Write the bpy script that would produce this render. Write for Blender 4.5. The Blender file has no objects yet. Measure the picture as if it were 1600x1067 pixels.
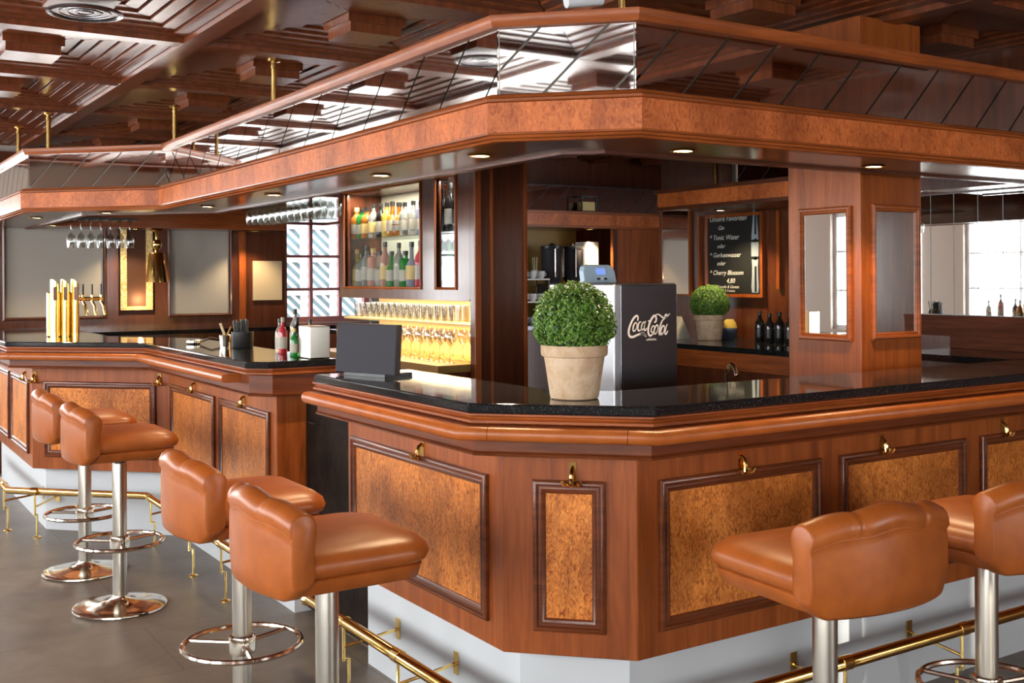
import bpy, math, random
from mathutils import Vector, Matrix
random.seed(7)
PI = math.pi
sc = bpy.context.scene
COL = sc.collection
R = math.radians

# ------------------------------------------------------------------ materials
def new_mat(name):
    m = bpy.data.materials.new(name); m.use_nodes = True
    nt = m.node_tree; nt.nodes.clear()
    out = nt.nodes.new('ShaderNodeOutputMaterial')
    return m, nt, out
def principled(name, col, rough=.5, metal=0, coat=0, coat_rough=.1, trans=0, spec=.5, emis=None, estr=0, ior=1.5, sheen=0):
    m, nt, out = new_mat(name)
    p = nt.nodes.new('ShaderNodeBsdfPrincipled')
    p.inputs['Base Color'].default_value = (*col, 1)
    p.inputs['Roughness'].default_value = rough
    p.inputs['Metallic'].default_value = metal
    p.inputs['Coat Weight'].default_value = coat
    p.inputs['Coat Roughness'].default_value = coat_rough
    p.inputs['Transmission Weight'].default_value = trans
    p.inputs['Specular IOR Level'].default_value = spec
    p.inputs['IOR'].default_value = ior
    if emis:
        p.inputs['Emission Color'].default_value = (*emis, 1); p.inputs['Emission Strength'].default_value = estr
    nt.links.new(p.outputs[0], out.inputs[0])
    return m, nt, p
def coords(nt, scale, rot=(0,0,0)):
    tc = nt.nodes.new('ShaderNodeTexCoord'); mp = nt.nodes.new('ShaderNodeMapping')
    mp.inputs['Scale'].default_value = scale; mp.inputs['Rotation'].default_value = rot
    nt.links.new(tc.outputs['Object'], mp.inputs['Vector'])
    return mp.outputs[0]
def noise(nt, vec, scale, detail=5, rough=.55, dist=0):
    n = nt.nodes.new('ShaderNodeTexNoise')
    n.inputs['Scale'].default_value = scale; n.inputs['Detail'].default_value = detail
    n.inputs['Roughness'].default_value = rough; n.inputs['Distortion'].default_value = dist
    nt.links.new(vec, n.inputs['Vector']); return n.outputs['Fac']
def ramp(nt, fac, stops):
    r = nt.nodes.new('ShaderNodeValToRGB'); e = r.color_ramp.elements
    while len(e) < len(stops): e.new(.5)
    for k, (p, c) in enumerate(stops):
        e[k].position = p; e[k].color = (*c, 1)
    nt.links.new(fac, r.inputs[0]); return r.outputs[0]
def mixc(nt, fac, a, b, mode='MIX'):
    m = nt.nodes.new('ShaderNodeMix'); m.data_type = 'RGBA'; m.blend_type = mode
    if hasattr(fac, 'node'): nt.links.new(fac, m.inputs[0])
    else: m.inputs[0].default_value = fac
    nt.links.new(a, m.inputs[6]); nt.links.new(b, m.inputs[7]); return m.outputs[2]
def bump(nt, p, fac, strength, dist=.01):
    b = nt.nodes.new('ShaderNodeBump'); b.inputs['Strength'].default_value = strength; b.inputs['Distance'].default_value = dist
    nt.links.new(fac, b.inputs['Height']); nt.links.new(b.outputs[0], p.inputs['Normal'])
def wood(name, dark, light, axis='z', rough=.32, coat=.5, coat_rough=.12, spec=.32):
    m, nt, p = principled(name, light, rough, coat=coat, coat_rough=coat_rough, spec=spec)
    s = {'z': (22, 22, 1.6), 'x': (1.6, 22, 22), 'y': (22, 1.6, 22), 'h': (3, 3, 40)}[axis]
    v = coords(nt, s)
    f = noise(nt, v, 1.0, 6, .6, .6)
    c = ramp(nt, f, [(.3, dark), (.7, light)])
    f2 = noise(nt, coords(nt, tuple(q*5 for q in s)), 1.0, 3, .6)
    c2 = ramp(nt, f2, [(.35, (.72, .7, .68)), (.6, (1, 1, 1))])
    nt.links.new(mixc(nt, .6, c, c2, 'MULTIPLY'), p.inputs['Base Color'])
    bump(nt, p, f2, .05, .002)
    return m
def burl(name, stops, scale=55, rough=.3, coat=.45):
    m, nt, p = principled(name, stops[-1], rough, coat=coat, coat_rough=.12, spec=.28)
    v = coords(nt, (1, 1, .55))
    f = noise(nt, v, scale, 8, .7, 1.6)
    c = ramp(nt, f, [(.36, stops[0]), (.49, stops[1]), (.66, stops[2])])
    f2 = noise(nt, v, 5, 3, .6, 1.0)
    c2 = ramp(nt, f2, [(.32, (.52, .42, .38)), (.60, (1.12, 1.06, 1))])
    vo = nt.nodes.new('ShaderNodeTexVoronoi'); vo.inputs['Scale'].default_value = scale*.55
    nt.links.new(v, vo.inputs['Vector'])
    c3 = ramp(nt, vo.outputs['Distance'], [(.04, (.45, .34, .3)), (.2, (1, 1, 1))])
    c = mixc(nt, .8, c, c2, 'MULTIPLY')
    nt.links.new(mixc(nt, .6, c, c3, 'MULTIPLY'), p.inputs['Base Color'])
    return m

M = {}
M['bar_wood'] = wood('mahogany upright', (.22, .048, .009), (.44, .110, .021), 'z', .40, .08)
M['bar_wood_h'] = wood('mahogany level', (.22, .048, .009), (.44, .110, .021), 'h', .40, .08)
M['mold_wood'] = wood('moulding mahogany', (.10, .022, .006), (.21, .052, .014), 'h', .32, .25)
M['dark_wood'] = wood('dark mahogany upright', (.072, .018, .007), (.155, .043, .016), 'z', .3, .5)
M['ledge_wood'] = wood('matt mahogany ledge', (.09, .022, .008), (.19, .05, .017), 'h', .6, 0, .2, .15)
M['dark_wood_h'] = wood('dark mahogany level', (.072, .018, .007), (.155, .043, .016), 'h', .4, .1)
M['ceiling'] = wood('varnished ceiling boards', (.13, .032, .011), (.27, .072, .024), 'z', .3, .28, .24)
M['burl'] = burl('burl veneer', [(.30, .062, .010), (.68, .22, .040), (.90, .37, .085)], 75, .4, .1)
M['burl_fascia'] = burl('burl fascia veneer', [(.36, .080, .020), (.58, .155, .040), (.70, .22, .062)], 60, .4, .08)
DB =  burl('dark burl veneer', [(.008, .005, .004), (.016, .010, .007), (.028, .017, .012)], 20, .6, 0)
for n_ in DB.node_tree.nodes:
    if n_.type == 'BSDF_PRINCIPLED': n_.inputs['Specular IOR Level'].default_value = .08
M['door_burl'] = DB
def leather():
    m, nt, p = principled('tan leather', (.50, .15, .03), .38, coat=.06, coat_rough=.3)
    v = coords(nt, (1, 1, 1))
    f = noise(nt, v, 14, 4, .6); c = ramp(nt, f, [(.3, (.36, .086, .013)), (.7, (.47, .122, .020))])
    nt.links.new(c, p.inputs['Base Color'])
    bump(nt, p, noise(nt, v, 300, 3, .6), .06, .002)
    return m
M['leather'] = leather()
def granite():
    m, nt, p = principled('black granite', (.012, .012, .014), .06, coat=.0, spec=.6)
    v = coords(nt, (1, 1, 1))
    f = noise(nt, v, 260, 2, .5)
    c = ramp(nt, f, [(.58, (.010, .011, .013)), (.68, (.06, .058, .052)), (.82, (.16, .145, .12))])
    nt.links.new(c, p.inputs['Base Color']); return m
M['granite'] = granite()
M['white'] = principled('white painted board', (.66, .68, .70), .5)[0]
def floor_mat():
    m, nt, p = principled('grey brown floor tile', (.2, .17, .15), .42, spec=.5)
    v = coords(nt, (1, 1, 1))
    c = ramp(nt, noise(nt, v, 3.5, 6, .65, .4), [(.3, (.125, .098, .078)), (.7, (.215, .175, .145))])
    b = nt.nodes.new('ShaderNodeTexBrick'); b.offset = .5
    b.inputs['Scale'].default_value = 1.0; b.inputs['Brick Width'].default_value = 1.2; b.inputs['Row Height'].default_value = .6
    b.inputs['Mortar Size'].default_value = .003
    b.inputs['Color1'].default_value = (1, 1, 1, 1); b.inputs['Color2'].default_value = (.92, .92, .92, 1); b.inputs['Mortar'].default_value = (.6, .6, .6, 1)
    nt.links.new(v, b.inputs['Vector'])
    nt.links.new(mixc(nt, 1, c, b.outputs['Color'], 'MULTIPLY'), p.inputs['Base Color']); return m
M['floor'] = floor_mat()
M['chrome'] = principled('polished steel', (.80, .74, .64), .12, 1)[0]
M['satin_steel'] = principled('satin steel', (.50, .46, .40), .30, 1)[0]
M['brass'] = principled('polished brass', (.78, .50, .16), .16, 1)[0]
M['bright_brass'] = principled('bright brass', (.95, .68, .24), .14, 1)[0]
M['steel'] = principled('brushed steel', (.42, .42, .44), .33, 1)[0]
M['dark_steel'] = principled('dark brushed steel', (.16, .155, .17), .24, 1)[0]
M['mirror'] = principled('mirror', (.86, .85, .83), .015, 1)[0]
M['mirror_old'] = principled('bronzed mirror', (.80, .74, .70), .03, 1)[0]
M['black'] = principled('black plastic', (.012, .012, .013), .35)[0]
M['joint'] = principled('dull lead joint', (.10, .085, .07), .35, .8)[0]
M['black_gap'] = principled('dark joint', (.010, .006, .005), .6)[0]
M['grey_board'] = principled('pale grey blind', (.46, .42, .37), .6)[0]
M['slate'] = principled('slate grey plastic', (.036, .033, .041), .55, spec=.15)[0]
M['lightgrey'] = principled('pale grey plastic', (.55, .57, .60), .4)[0]
M['paleblue'] = principled('pale blue plastic', (.42, .55, .66), .35)[0]
M['lcd'] = principled('blue display', (.12, .2, .5), .2, emis=(.25, .4, 1), estr=.5)[0]
M['paper'] = principled('paper', (.62, .50, .34), .8)[0]
M['china'] = principled('white china', (.75, .75, .76), .2, coat=.3)[0]
M['tile_yellow'] = principled('ochre tile', (.34, .20, .05), .35)[0]
M['plaster'] = principled('warm plaster', (.50, .45, .40), .8)[0]
M['terracotta'] = None
def terracotta():
    m, nt, p = principled('weathered terracotta', (.60, .42, .28), .85, spec=.2)
    v = coords(nt, (1, 1, 1))
    c = ramp(nt, noise(nt, v, 22, 6, .7, .6), [(.3, (.50, .31, .18)), (.55, (.66, .47, .31)), (.75, (.74, .60, .45))])
    nt.links.new(c, p.inputs['Base Color']); bump(nt, p, noise(nt, v, 60, 4), .15, .003); return m
M['terracotta'] = terracotta()
def leaf_mat():
    m, nt, p = principled('boxwood leaves', (.1, .25, .03), .4)
    oi = noise(nt, coords(nt, (1, 1, 1)), 60, 2, .5)
    c = ramp(nt, oi, [(.3, (.035, .10, .010)), (.5, (.095, .21, .022)), (.7, (.24, .37, .06))])
    nt.links.new(c, p.inputs['Base Color']); return m
M['leaf'] = leaf_mat()
M['soil'] = principled('soil', (.03, .02, .012), .9)[0]
def glass_mat(name, tint=(1, 1, 1), refl=.12, rough=.02):
    m, nt, out = new_mat(name)
    t = nt.nodes.new('ShaderNodeBsdfTransparent'); t.inputs[0].default_value = (*tint, 1)
    g = nt.nodes.new('ShaderNodeBsdfGlossy'); g.inputs['Roughness'].default_value = rough
    lw = nt.nodes.new('ShaderNodeLayerWeight'); lw.inputs['Blend'].default_value = .5
    pw = nt.nodes.new('ShaderNodeMath'); pw.operation = 'POWER'; pw.inputs[1].default_value = 4 if refl < .3 else 2.2
    nt.links.new(lw.outputs['Facing'], pw.inputs[0])
    ma = nt.nodes.new('ShaderNodeMath'); ma.operation = 'MULTIPLY_ADD'; ma.inputs[1].default_value = .4 if refl > .3 else .55; ma.inputs[2].default_value = refl*.3
    nt.links.new(pw.outputs[0], ma.inputs[0])
    mx = nt.nodes.new('ShaderNodeMixShader')
    nt.links.new(ma.outputs[0], mx.inputs[0]); nt.links.new(t.outputs[0], mx.inputs[1]); nt.links.new(g.outputs[0], mx.inputs[2])
    nt.links.new(mx.outputs[0], out.inputs[0]); return m
M['pane'] = glass_mat('window pane', (.97, .98, .98), .12)
M['glass'] = glass_mat('drinking glass', (.90, .91, .90), .45, .03)
def bottle_mat(name, col, trans=.45):
    return principled(name, col, .08, trans=trans, spec=.6)[0]
BOT = {'amber': bottle_mat('amber glass', (.62, .22, .03)), 'green': bottle_mat('green glass', (.03, .32, .06)),
       'clear': bottle_mat('clear glass', (.72, .76, .74), .75), 'dark': bottle_mat('near black glass', (.015, .014, .014), .1),
       'yellow': bottle_mat('yellow glass', (.75, .55, .10)), 'red': bottle_mat('red glass', (.60, .04, .06), .2),
       'pink': bottle_mat('rose glass', (.75, .38, .30)), 'grey': bottle_mat('blue grey glass', (.28, .30, .40), .2)}
M['label_white'] = principled('paper label', (.50, .46, .38), .7)[0]
M['label_gold'] = principled('gold label', (.7, .5, .18), .5)[0]
M['lamp_glow'] = principled('glowing lamp lens', (1, .9, .75), .3, emis=(1, .80, .52), estr=14)[0]
M['mosaic'] = None
def mosaic():
    m, nt, p = principled('gold mosaic', (.8, .55, .2), .3, .3)
    v = coords(nt, (1, 1, 1))
    c = ramp(nt, noise(nt, v, 90, 3), [(.35, (.55, .33, .08)), (.6, (.95, .75, .38))])
    nt.links.new(c, p.inputs['Base Color']); return m
M['mosaic'] = mosaic()
def shutter_mat():
    m, nt, p = principled('striped house boards', (.5, .6, .65), .6)
    v = coords(nt, (1, 1, 1), (0, R(47), 0))
    w = nt.nodes.new('ShaderNodeTexWave'); w.inputs['Scale'].default_value = 3.9; w.bands_direction = 'X'
    nt.links.new(v, w.inputs['Vector'])
    c = ramp(nt, w.outputs['Color'], [(.5, (.16, .24, .27)), (.62, (.85, .88, .9))])
    nt.links.new(c, p.inputs['Base Color']); return m
M['shutter'] = shutter_mat()
M['red_frame'] = principled('faded red window frame', (.50, .20, .20), .5)[0]
M['pink_board'] = principled('pale pink board', (.80, .62, .62), .6)[0]
M['chalk'] = principled('chalk', (.75, .75, .72), .9)[0]
M['slate_board'] = principled('chalkboard black', (.010, .011, .011), .6)[0]
M['chalk_blue'] = principled('pale blue print', (.30, .36, .42), .7)[0]
M['logo_white'] = principled('printed pale grey', (.62, .60, .62), .5)[0]
M['white_plastic'] = principled('white plastic', (.8, .8, .82), .4)[0]

# ------------------------------------------------------------------ mesh builder
def world_loc(o):
    v = Vector((0, 0, 0))
    while o is not None:
        v += o.location; o = o.parent
    return v
class MB:
    def __init__(s): s.v = []; s.f = []
    def add(s, vs, fs):
        b = len(s.v); s.v += [tuple(p) for p in vs]; s.f += [tuple(b+i for i in f) for f in fs]; return s
    def box(s, x0, y0, z0, x1, y1, z1):
        return s.add([(x0,y0,z0),(x1,y0,z0),(x1,y1,z0),(x0,y1,z0),(x0,y0,z1),(x1,y0,z1),(x1,y1,z1),(x0,y1,z1)],
                     [(0,3,2,1),(4,5,6,7),(0,1,5,4),(1,2,6,5),(2,3,7,6),(3,0,4,7)])
    def prism(s, poly, z0, z1):
        n = len(poly)
        vs = [(x, y, z0) for x, y in poly]+[(x, y, z1) for x, y in poly]
        return s.add(vs, [tuple(range(n))[::-1], tuple(range(n, 2*n))]+[(i, (i+1) % n, n+(i+1) % n, n+i) for i in range(n)])
    def fbox(s, F, u0, u1, z0, z1, o0, o1):   # F = (p, u, n): a box lying on an upright face
        p, u, n = F
        q = lambda a, o, z: (p[0]+u[0]*a+n[0]*o, p[1]+u[1]*a+n[1]*o, z)
        return s.add([q(u0,o0,z0),q(u1,o0,z0),q(u1,o1,z0),q(u0,o1,z0),q(u0,o0,z1),q(u1,o0,z1),q(u1,o1,z1),q(u0,o1,z1)],
                     [(0,3,2,1),(4,5,6,7),(0,1,5,4),(1,2,6,5),(2,3,7,6),(3,0,4,7)])
    def frame(s, F, u0, u1, z0, z1, prof):    # moulding round a rectangle: prof = [(inset, offset)...]
        p, u, n = F
        q = lambda a, o, z: (p[0]+u[0]*a+n[0]*o, p[1]+u[1]*a+n[1]*o, z)
        vs = []
        for t, o in prof:
            vs += [q(u0+t,o,z0+t), q(u1-t,o,z0+t), q(u1-t,o,z1-t), q(u0+t,o,z1-t)]
        fs = []
        for k in range(len(prof)-1):
            for i in range(4):
                j = (i+1) % 4; fs.append((4*k+i, 4*k+j, 4*k+4+j, 4*k+4+i))
        return s.add(vs, fs)
    def sweep(s, path, prof, caps=True):      # closed profile [(outward offset, z)] along a level polyline; outward = left
        segs = []
        for a, b in zip(path, path[1:]):
            d = Vector((b[0]-a[0], b[1]-a[1])).normalized(); segs.append(Vector((-d.y, d.x)))
        ms = [segs[0]]+[(a+b)/(1+a.dot(b)) for a, b in zip(segs, segs[1:])]+[segs[-1]]
        n = len(prof); vs = []
        for p, m in zip(path, ms):
            vs += [(p[0]+m.x*o, p[1]+m.y*o, z) for o, z in prof]
        fs = []
        for k in range(len(path)-1):
            for i in range(n):
                j = (i+1) % n; fs.append((k*n+i, k*n+j, (k+1)*n+j, (k+1)*n+i))
        if caps:
            fs += [tuple(range(n))[::-1], tuple((len(path)-1)*n+i for i in range(n))]
        return s.add(vs, fs)
    def lathe(s, prof, c=(0,0,0), seg=24):    # prof = [(r, z)]
        vs = []; fs = []; n = len(prof)
        for k in range(seg):
            a = 2*PI*k/seg
            vs += [(c[0]+r*math.cos(a), c[1]+r*math.sin(a), c[2]+z) for r, z in prof]
        for k in range(seg):
            l = (k+1) % seg
            for i in range(n-1):
                fs.append((k*n+i, l*n+i, l*n+i+1, k*n+i+1))
        for i in (0, n-1):
            if prof[i][0] > 1e-6: fs.append(tuple(k*n+i for k in range(seg)))
        return s.add(vs, fs)
    def tube(s, pts, r, seg=10, caps=True, closed=False):
        P = [Vector(p) for p in pts]; n = len(P); rings = []
        up = Vector((0, 0, 1)); ref = None
        for i in range(n):
            if closed: t = (P[(i+1) % n]-P[i-1]).normalized()
            else: t = (P[min(i+1, n-1)]-P[max(i-1, 0)]).normalized()
            if ref is None:
                a = up if abs(t.z) < .9 else Vector((1, 0, 0)); ref = (a-t*a.dot(t)).normalized()
            else: ref = (ref-t*ref.dot(t)).normalized()
            b = t.cross(ref); rr = r[i] if isinstance(r, (list, tuple)) else r
            rings.append([P[i]+ref*math.cos(2*PI*k/seg)*rr+b*math.sin(2*PI*k/seg)*rr for k in range(seg)])
        vs = [p for q in rings for p in q]; fs = []
        for i in range(n if closed else n-1):
            j = (i+1) % n
            for k in range(seg):
                l = (k+1) % seg; fs.append((i*seg+k, i*seg+l, j*seg+l, j*seg+k))
        if caps and not closed: fs += [tuple(range(seg))[::-1], tuple((n-1)*seg+k for k in range(seg))]
        return s.add(vs, fs)
    def build(s, name, mat, parent=None, origin=None, local=False, smooth=35, subsurf=0, bevel=0):
        off = Vector((0, 0, 0))
        if not local:
            if parent is not None: off = world_loc(parent)
            elif origin is not None: off = Vector(origin)
        me = bpy.data.meshes.new(name)
        me.from_pydata([(p[0]-off.x, p[1]-off.y, p[2]-off.z) for p in s.v], [], s.f)
        import bmesh
        bm = bmesh.new(); bm.from_mesh(me); bmesh.ops.recalc_face_normals(bm, faces=bm.faces); bm.to_mesh(me); bm.free()
        me.materials.append(mat)
        if smooth:
            me.shade_smooth()
            try: me.set_sharp_from_angle(angle=R(smooth))
            except Exception: pass
        o = bpy.data.objects.new(name, me); COL.objects.link(o)
        if parent is not None: o.parent = parent
        elif origin is not None: o.location = origin
        if bevel:
            b = o.modifiers.new('bevel', 'BEVEL'); b.width = bevel; b.segments = 2; b.limit_method = 'ANGLE'; b.angle_limit = R(40)
        if subsurf:
            q = o.modifiers.new('sub', 'SUBSURF'); q.levels = subsurf; q.render_levels = subsurf
        return o
def tag(o, label, cat, group=None):
    o['label'] = label; o['category'] = cat
    if group: o['group'] = group
    return o
def thing(name, loc, label, cat, group=None, rotz=0):
    o = bpy.data.objects.new(name, None); o.empty_display_size = .05; COL.objects.link(o)
    o.location = loc; o.rotation_euler = (0, 0, rotz)
    return tag(o, label, cat, group)
def struct(o): o['kind'] = 'structure'; return o
KIDS = {}
def copy_tree(o, loc, rotz=None, label=None, group=None):
    kids = [c for c in bpy.data.objects if c.parent == o] if o.name not in KIDS else KIDS[o.name]
    KIDS[o.name] = kids
    r = o.copy(); COL.objects.link(r); r.location = loc
    if rotz is not None: r.rotation_euler = (0, 0, rotz)
    if label: r['label'] = label
    if group: r['group'] = group
    for c in kids:
        d = c.copy(); COL.objects.link(d); d.parent = r
        for g in c.children:
            e = g.copy(); COL.objects.link(e); e.parent = d
    return r
ORD = ['first','second','third','fourth','fifth','sixth','seventh','eighth','ninth','tenth','eleventh','twelfth']
def mkface(a, b):                              # upright face from a to b (plan), outward on the left
    d = Vector((b[0]-a[0], b[1]-a[1])); L = d.length; d.normalize()
    return (a, (d.x, d.y), (-d.y, d.x)), L

# ------------------------------------------------------------------ camera
YAW, ROLL = R(32.7885), R(-.3064)
Fw = Vector((math.sin(YAW), math.cos(YAW), 0)); R0 = Vector((math.cos(YAW), -math.sin(YAW), 0)); U0 = Vector((0, 0, 1))
Rt = R0*math.cos(ROLL)+U0*math.sin(ROLL); Up = U0*math.cos(ROLL)-R0*math.sin(ROLL)
cam = bpy.data.objects.new('camera', bpy.data.cameras.new('camera')); COL.objects.link(cam)
cam.matrix_world = Matrix(((Rt.x, Up.x, -Fw.x, 0), (Rt.y, Up.y, -Fw.y, 0), (Rt.z, Up.z, -Fw.z, 1.5), (0, 0, 0, 1)))
cam.data.sensor_width = 36; cam.data.lens = 1700.86/1600*36
cam.data.shift_y = -(533.5-433.087)/1600
cam.data.clip_start = .05; cam.data.clip_end = 200
sc.camera = cam

# ------------------------------------------------------------------ room shell
XL, XR, YF, YB = -2.6, 7.2, -3.2, 11.2
ZC = 2.55
struct(MB().box(XL-.2, YF-.2, -.1, XR+.2, 9.42, 0).box(XL-.2, 9.42, -.1, 1.1, YB+.2, 0).build('floor', M['floor'], origin=(0, 0, 0)))
def wall_with_windows(name, axis, c, lo, hi, wins, inward, z1=2.75):
    """axis 'x': wall plane x=c running along y; wins=[(a,b,z0,z1)]"""
    mb = MB(); t = .2*(-inward)
    def bx(a, b, z0, zz):
        if b-a < 1e-4 or zz-z0 < 1e-4: return
        if axis == 'x': mb.box(min(c, c+t), a, z0, max(c, c+t), b, zz)
        else: mb.box(a, min(c, c+t), z0, b, max(c, c+t), zz)
    cur = lo
    for a, b, w0, w1 in sorted(wins):
        bx(cur, a, 0, z1); bx(a, b, 0, w0); bx(a, b, w1, z1); cur = b
    bx(cur, hi, 0, z1)
    return struct(mb.build(name, M['plaster'], origin=(0, 0, 0), smooth=0))
WN = [0]
def window(axis, c, a, b, z0, z1, inward, mat, nx=2, nz=3, light=0, lightcol=(1, .985, .955)):
    WN[0] += 1
    e = bpy.data.objects.new('window_%d' % WN[0], None); COL.objects.link(e); e['kind'] = 'structure'
    cc = c-.08*inward
    e.location = (cc, (a+b)/2, z0) if axis == 'x' else ((a+b)/2, cc, z0)
    fr = MB(); pn = MB()
    def bx(mb, p, q, w0, w1, t):
        if axis == 'x': mb.box(cc-t, p, w0, cc+t, q, w1)
        else: mb.box(p, cc-t, w0, q, cc+t, w1)
    w = .05
    bx(fr, a, a+w, z0, z1, .03); bx(fr, b-w, b, z0, z1, .03); bx(fr, a+w, b-w, z0, z0+w, .03); bx(fr, a+w, b-w, z1-w, z1, .03)
    for i in range(1, nx): x = a+(b-a)*i/nx; bx(fr, x-.015, x+.015, z0+w, z1-w, .02)
    xs = [a+w]+[x for i in range(1, nx) for x in (a+(b-a)*i/nx-.015, a+(b-a)*i/nx+.015)]+[b-w]
    for i in range(1, nz):
        z = z0+(z1-z0)*i/nz
        for k in range(nx): bx(fr, xs[2*k], xs[2*k+1], z-.012, z+.012, .018)
    bx(pn, a+w, b-w, z0+w, z1-w, .003)
    fr.build('window_frame', mat, e, smooth=0); pn.build('window_pane', M['pane'], e, smooth=0)
    if light:
        l = bpy.data.lights.new('daylight', 'AREA'); l.shape = 'RECTANGLE'; l.size = b-a; l.size_y = z1-z0; l.energy = light; l.color = lightcol
        o = bpy.data.objects.new('daylight', l); COL.objects.link(o)
        n = Vector((inward, 0, 0)) if axis == 'x' else Vector((0, inward, 0))
        pos = Vector((c-.19*inward, (a+b)/2, (z0+z1)/2)) if axis == 'x' else Vector(((a+b)/2, c-.19*inward, (z0+z1)/2))
        o.location = pos; o.rotation_euler = n.to_track_quat('-Z', 'Y').to_euler()
        if axis == 'y': o.rotation_euler = n.to_track_quat('-Z', 'Z').to_euler()
        if axis == 'x': o.rotation_euler = n.to_track_quat('-Z', 'Z').to_euler()
    return e
WH = (.9, 2.2)
LW = [(-2.6, -1.2), (-.9, .7), (1.0, 2.5), (2.9, 4.4), (4.9, 6.4), (6.9, 8.35), (8.95, 10.5)]
wall_with_windows('wall_left', 'x', XL, YF, YB, [(a, b, *WH) for a, b in LW], 1)
for a, b in LW: window('x', XL, a, b, *WH, 1, M['white'], light=46)
FW = [(-2.2, -1.0), (-.75, .75)]
wall_with_windows('wall_back_left', 'y', YB, XL, 1.02, [(a, b, *WH) for a, b in FW], -1)
for a, b in FW: window('y', YB, a, b, *WH, -1, M['white'], light=40)
BW = [(-2.1, -.9), (.55, .66), (1.28, 1.52), (2.05, 2.2), (3.35, 4.9)]  # unseen; last opening added to light the bar front, slots shape sun stripes
wall_with_windows('wall_front', 'y', YF, XL, XR, [(a, b, *WH) for a, b in BW], 1)
for k, (a, b) in enumerate(BW): window('y', YF, a, b, *WH, 1, M['white'], nx=1 if k else 2, light={0: 32, 4: 48}.get(k, 4))
# right wall carries the mirror strips
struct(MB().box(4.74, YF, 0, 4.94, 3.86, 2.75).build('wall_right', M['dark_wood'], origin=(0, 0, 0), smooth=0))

# ceiling: square coffers of grooved boards with a raised block, narrow beams between
mb = MB()
PT = 1.145; GX = 1.42; GY = 4.82
mb.box(XL-.2, YF-.2, 2.62, XR+.2, 9.42, 2.7); mb.box(XL-.2, 9.42, 2.62, 1.10, YB+.2, 2.7)
ix0, ix1 = -4, 6; iy0, iy1 = -8, 6
bw = .045
for i in range(ix0, ix1+1):
    x = GX+i*PT
    if XL < x < XR: mb.box(x-bw, YF, ZC-.022, x+bw, 9.3 if x > 1.0 else YB, 2.62)
for j in range(iy0, iy1+1):
    y = GY+j*PT
    if not YF < y < YB: continue
    for i in range(ix0-1, ix1+1):
        a = max(XL, GX+i*PT+bw); b = min(XR, GX+(i+1)*PT-bw)
        if y > 9.25: b = min(b, 1.05)
        if b > a: mb.box(a, y-bw, ZC-.020, b, y+bw, 2.62)
for i in range(ix0-1, ix1+1):
    for j in range(iy0-1, iy1+1):
        cx, cy = GX+(i+.5)*PT, GY+(j+.5)*PT
        if not (XL-.3 < cx < XR+.3 and YF-.3 < cy < YB+.3): continue
        if cy > 9.25 and cx > 1.0: continue
        half = PT/2-bw-.004; bd = .057; g = .009
        for k in range(6):
            o = half-k*(bd+g); q = o-bd; z = ZC+.002+.0085*k
            for r in range(4):
                ca, sa = [(1,0),(0,1),(-1,0),(0,-1)][r]
                P = lambda a, b: (cx+a*ca-b*sa, cy+a*sa+b*ca)
                m_ = .0035
                mb.prism([P(-o+m_, -o), P(o-m_, -o), P(q-m_, -q), P(-q+m_, -q)], z, z+.018)
        q = half-6*(bd+g)+g
        mb.box(cx-q, cy-q, ZC+.050, cx+q, cy+q, 2.62)
        mb.box(cx-q+.006, cy-q+.006, ZC+.010, cx+q-.006, cy+q-.006, ZC+.050); mb.box(cx-q+.020, cy-q+.020, ZC-.030, cx+q-.020, cy+q-.020, ZC+.010)
struct(mb.build('ceiling', M['ceiling'], origin=(0, 0, 0), smooth=0))

# ------------------------------------------------------------------ bar outline
A_ = 1.738; C_ = 2.472; SD = 4.494; SB = 8.10
PC, PD, PA = (4.72, C_), (SD-C_, C_), (A_, SD-A_)
NEAR = [PC, PD, PA, (A_, 3.87)]
BUL0, BUL1 = (A_, SB-A_), (1.105, SB-1.105)
LEFT = [(A_, 4.637), BUL0, BUL1, (1.105, 8.85)]
def offp(path, o):
    segs = []
    for a, b in zip(path, path[1:]):
        d = Vector((b[0]-a[0], b[1]-a[1])).normalized(); segs.append(Vector((-d.y, d.x)))
    ms = [segs[0]]+[(a+b)/(1+a.dot(b)) for a, b in zip(segs, segs[1:])]+[segs[-1]]
    return [(p[0]+m.x*o, p[1]+m.y*o) for p, m in zip(path, ms)]
PM = [(0, .0), (0, .012), (.006, .017), (.013, .017), (.017, .011), (.024, .011), (.028, .015), (.034, .013), (.040, .004)]
def bar(path, label, name_loc, panels, hooks, endcap=None):
    root = thing('bar_counter', name_loc, label, 'bar')
    MB().sweep(path, [(0, .378), (0, .995), (-.28, .995), (-.28, .378)]).build('body', M['bar_wood'], root, smooth=0, bevel=.003)
    pl = MB().sweep([path[0]]+path[1:-1]+[path[-1]], [(-.08, 0), (-.08, .385), (-.26, .385), (-.26, 0)]).build('plinth', M['white'], root, smooth=0)
    pl['label'] = 'white painted plinth'
    for F, u0, u1, z0, z1 in panels:
        p = MB().fbox(F, u0+.036, u1-.036, z0+.036, z1-.036, .001, .005).build('panel', M['burl'], root, smooth=0)
        p['label'] = 'orange burl veneer panel'
        MB().frame(F, u0, u1, z0, z1, PM).build('panel_molding', M['mold_wood'], p, smooth=50)
    for F, u in hooks:
        coat_hook(F, u, .918, root)
    return root
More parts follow.
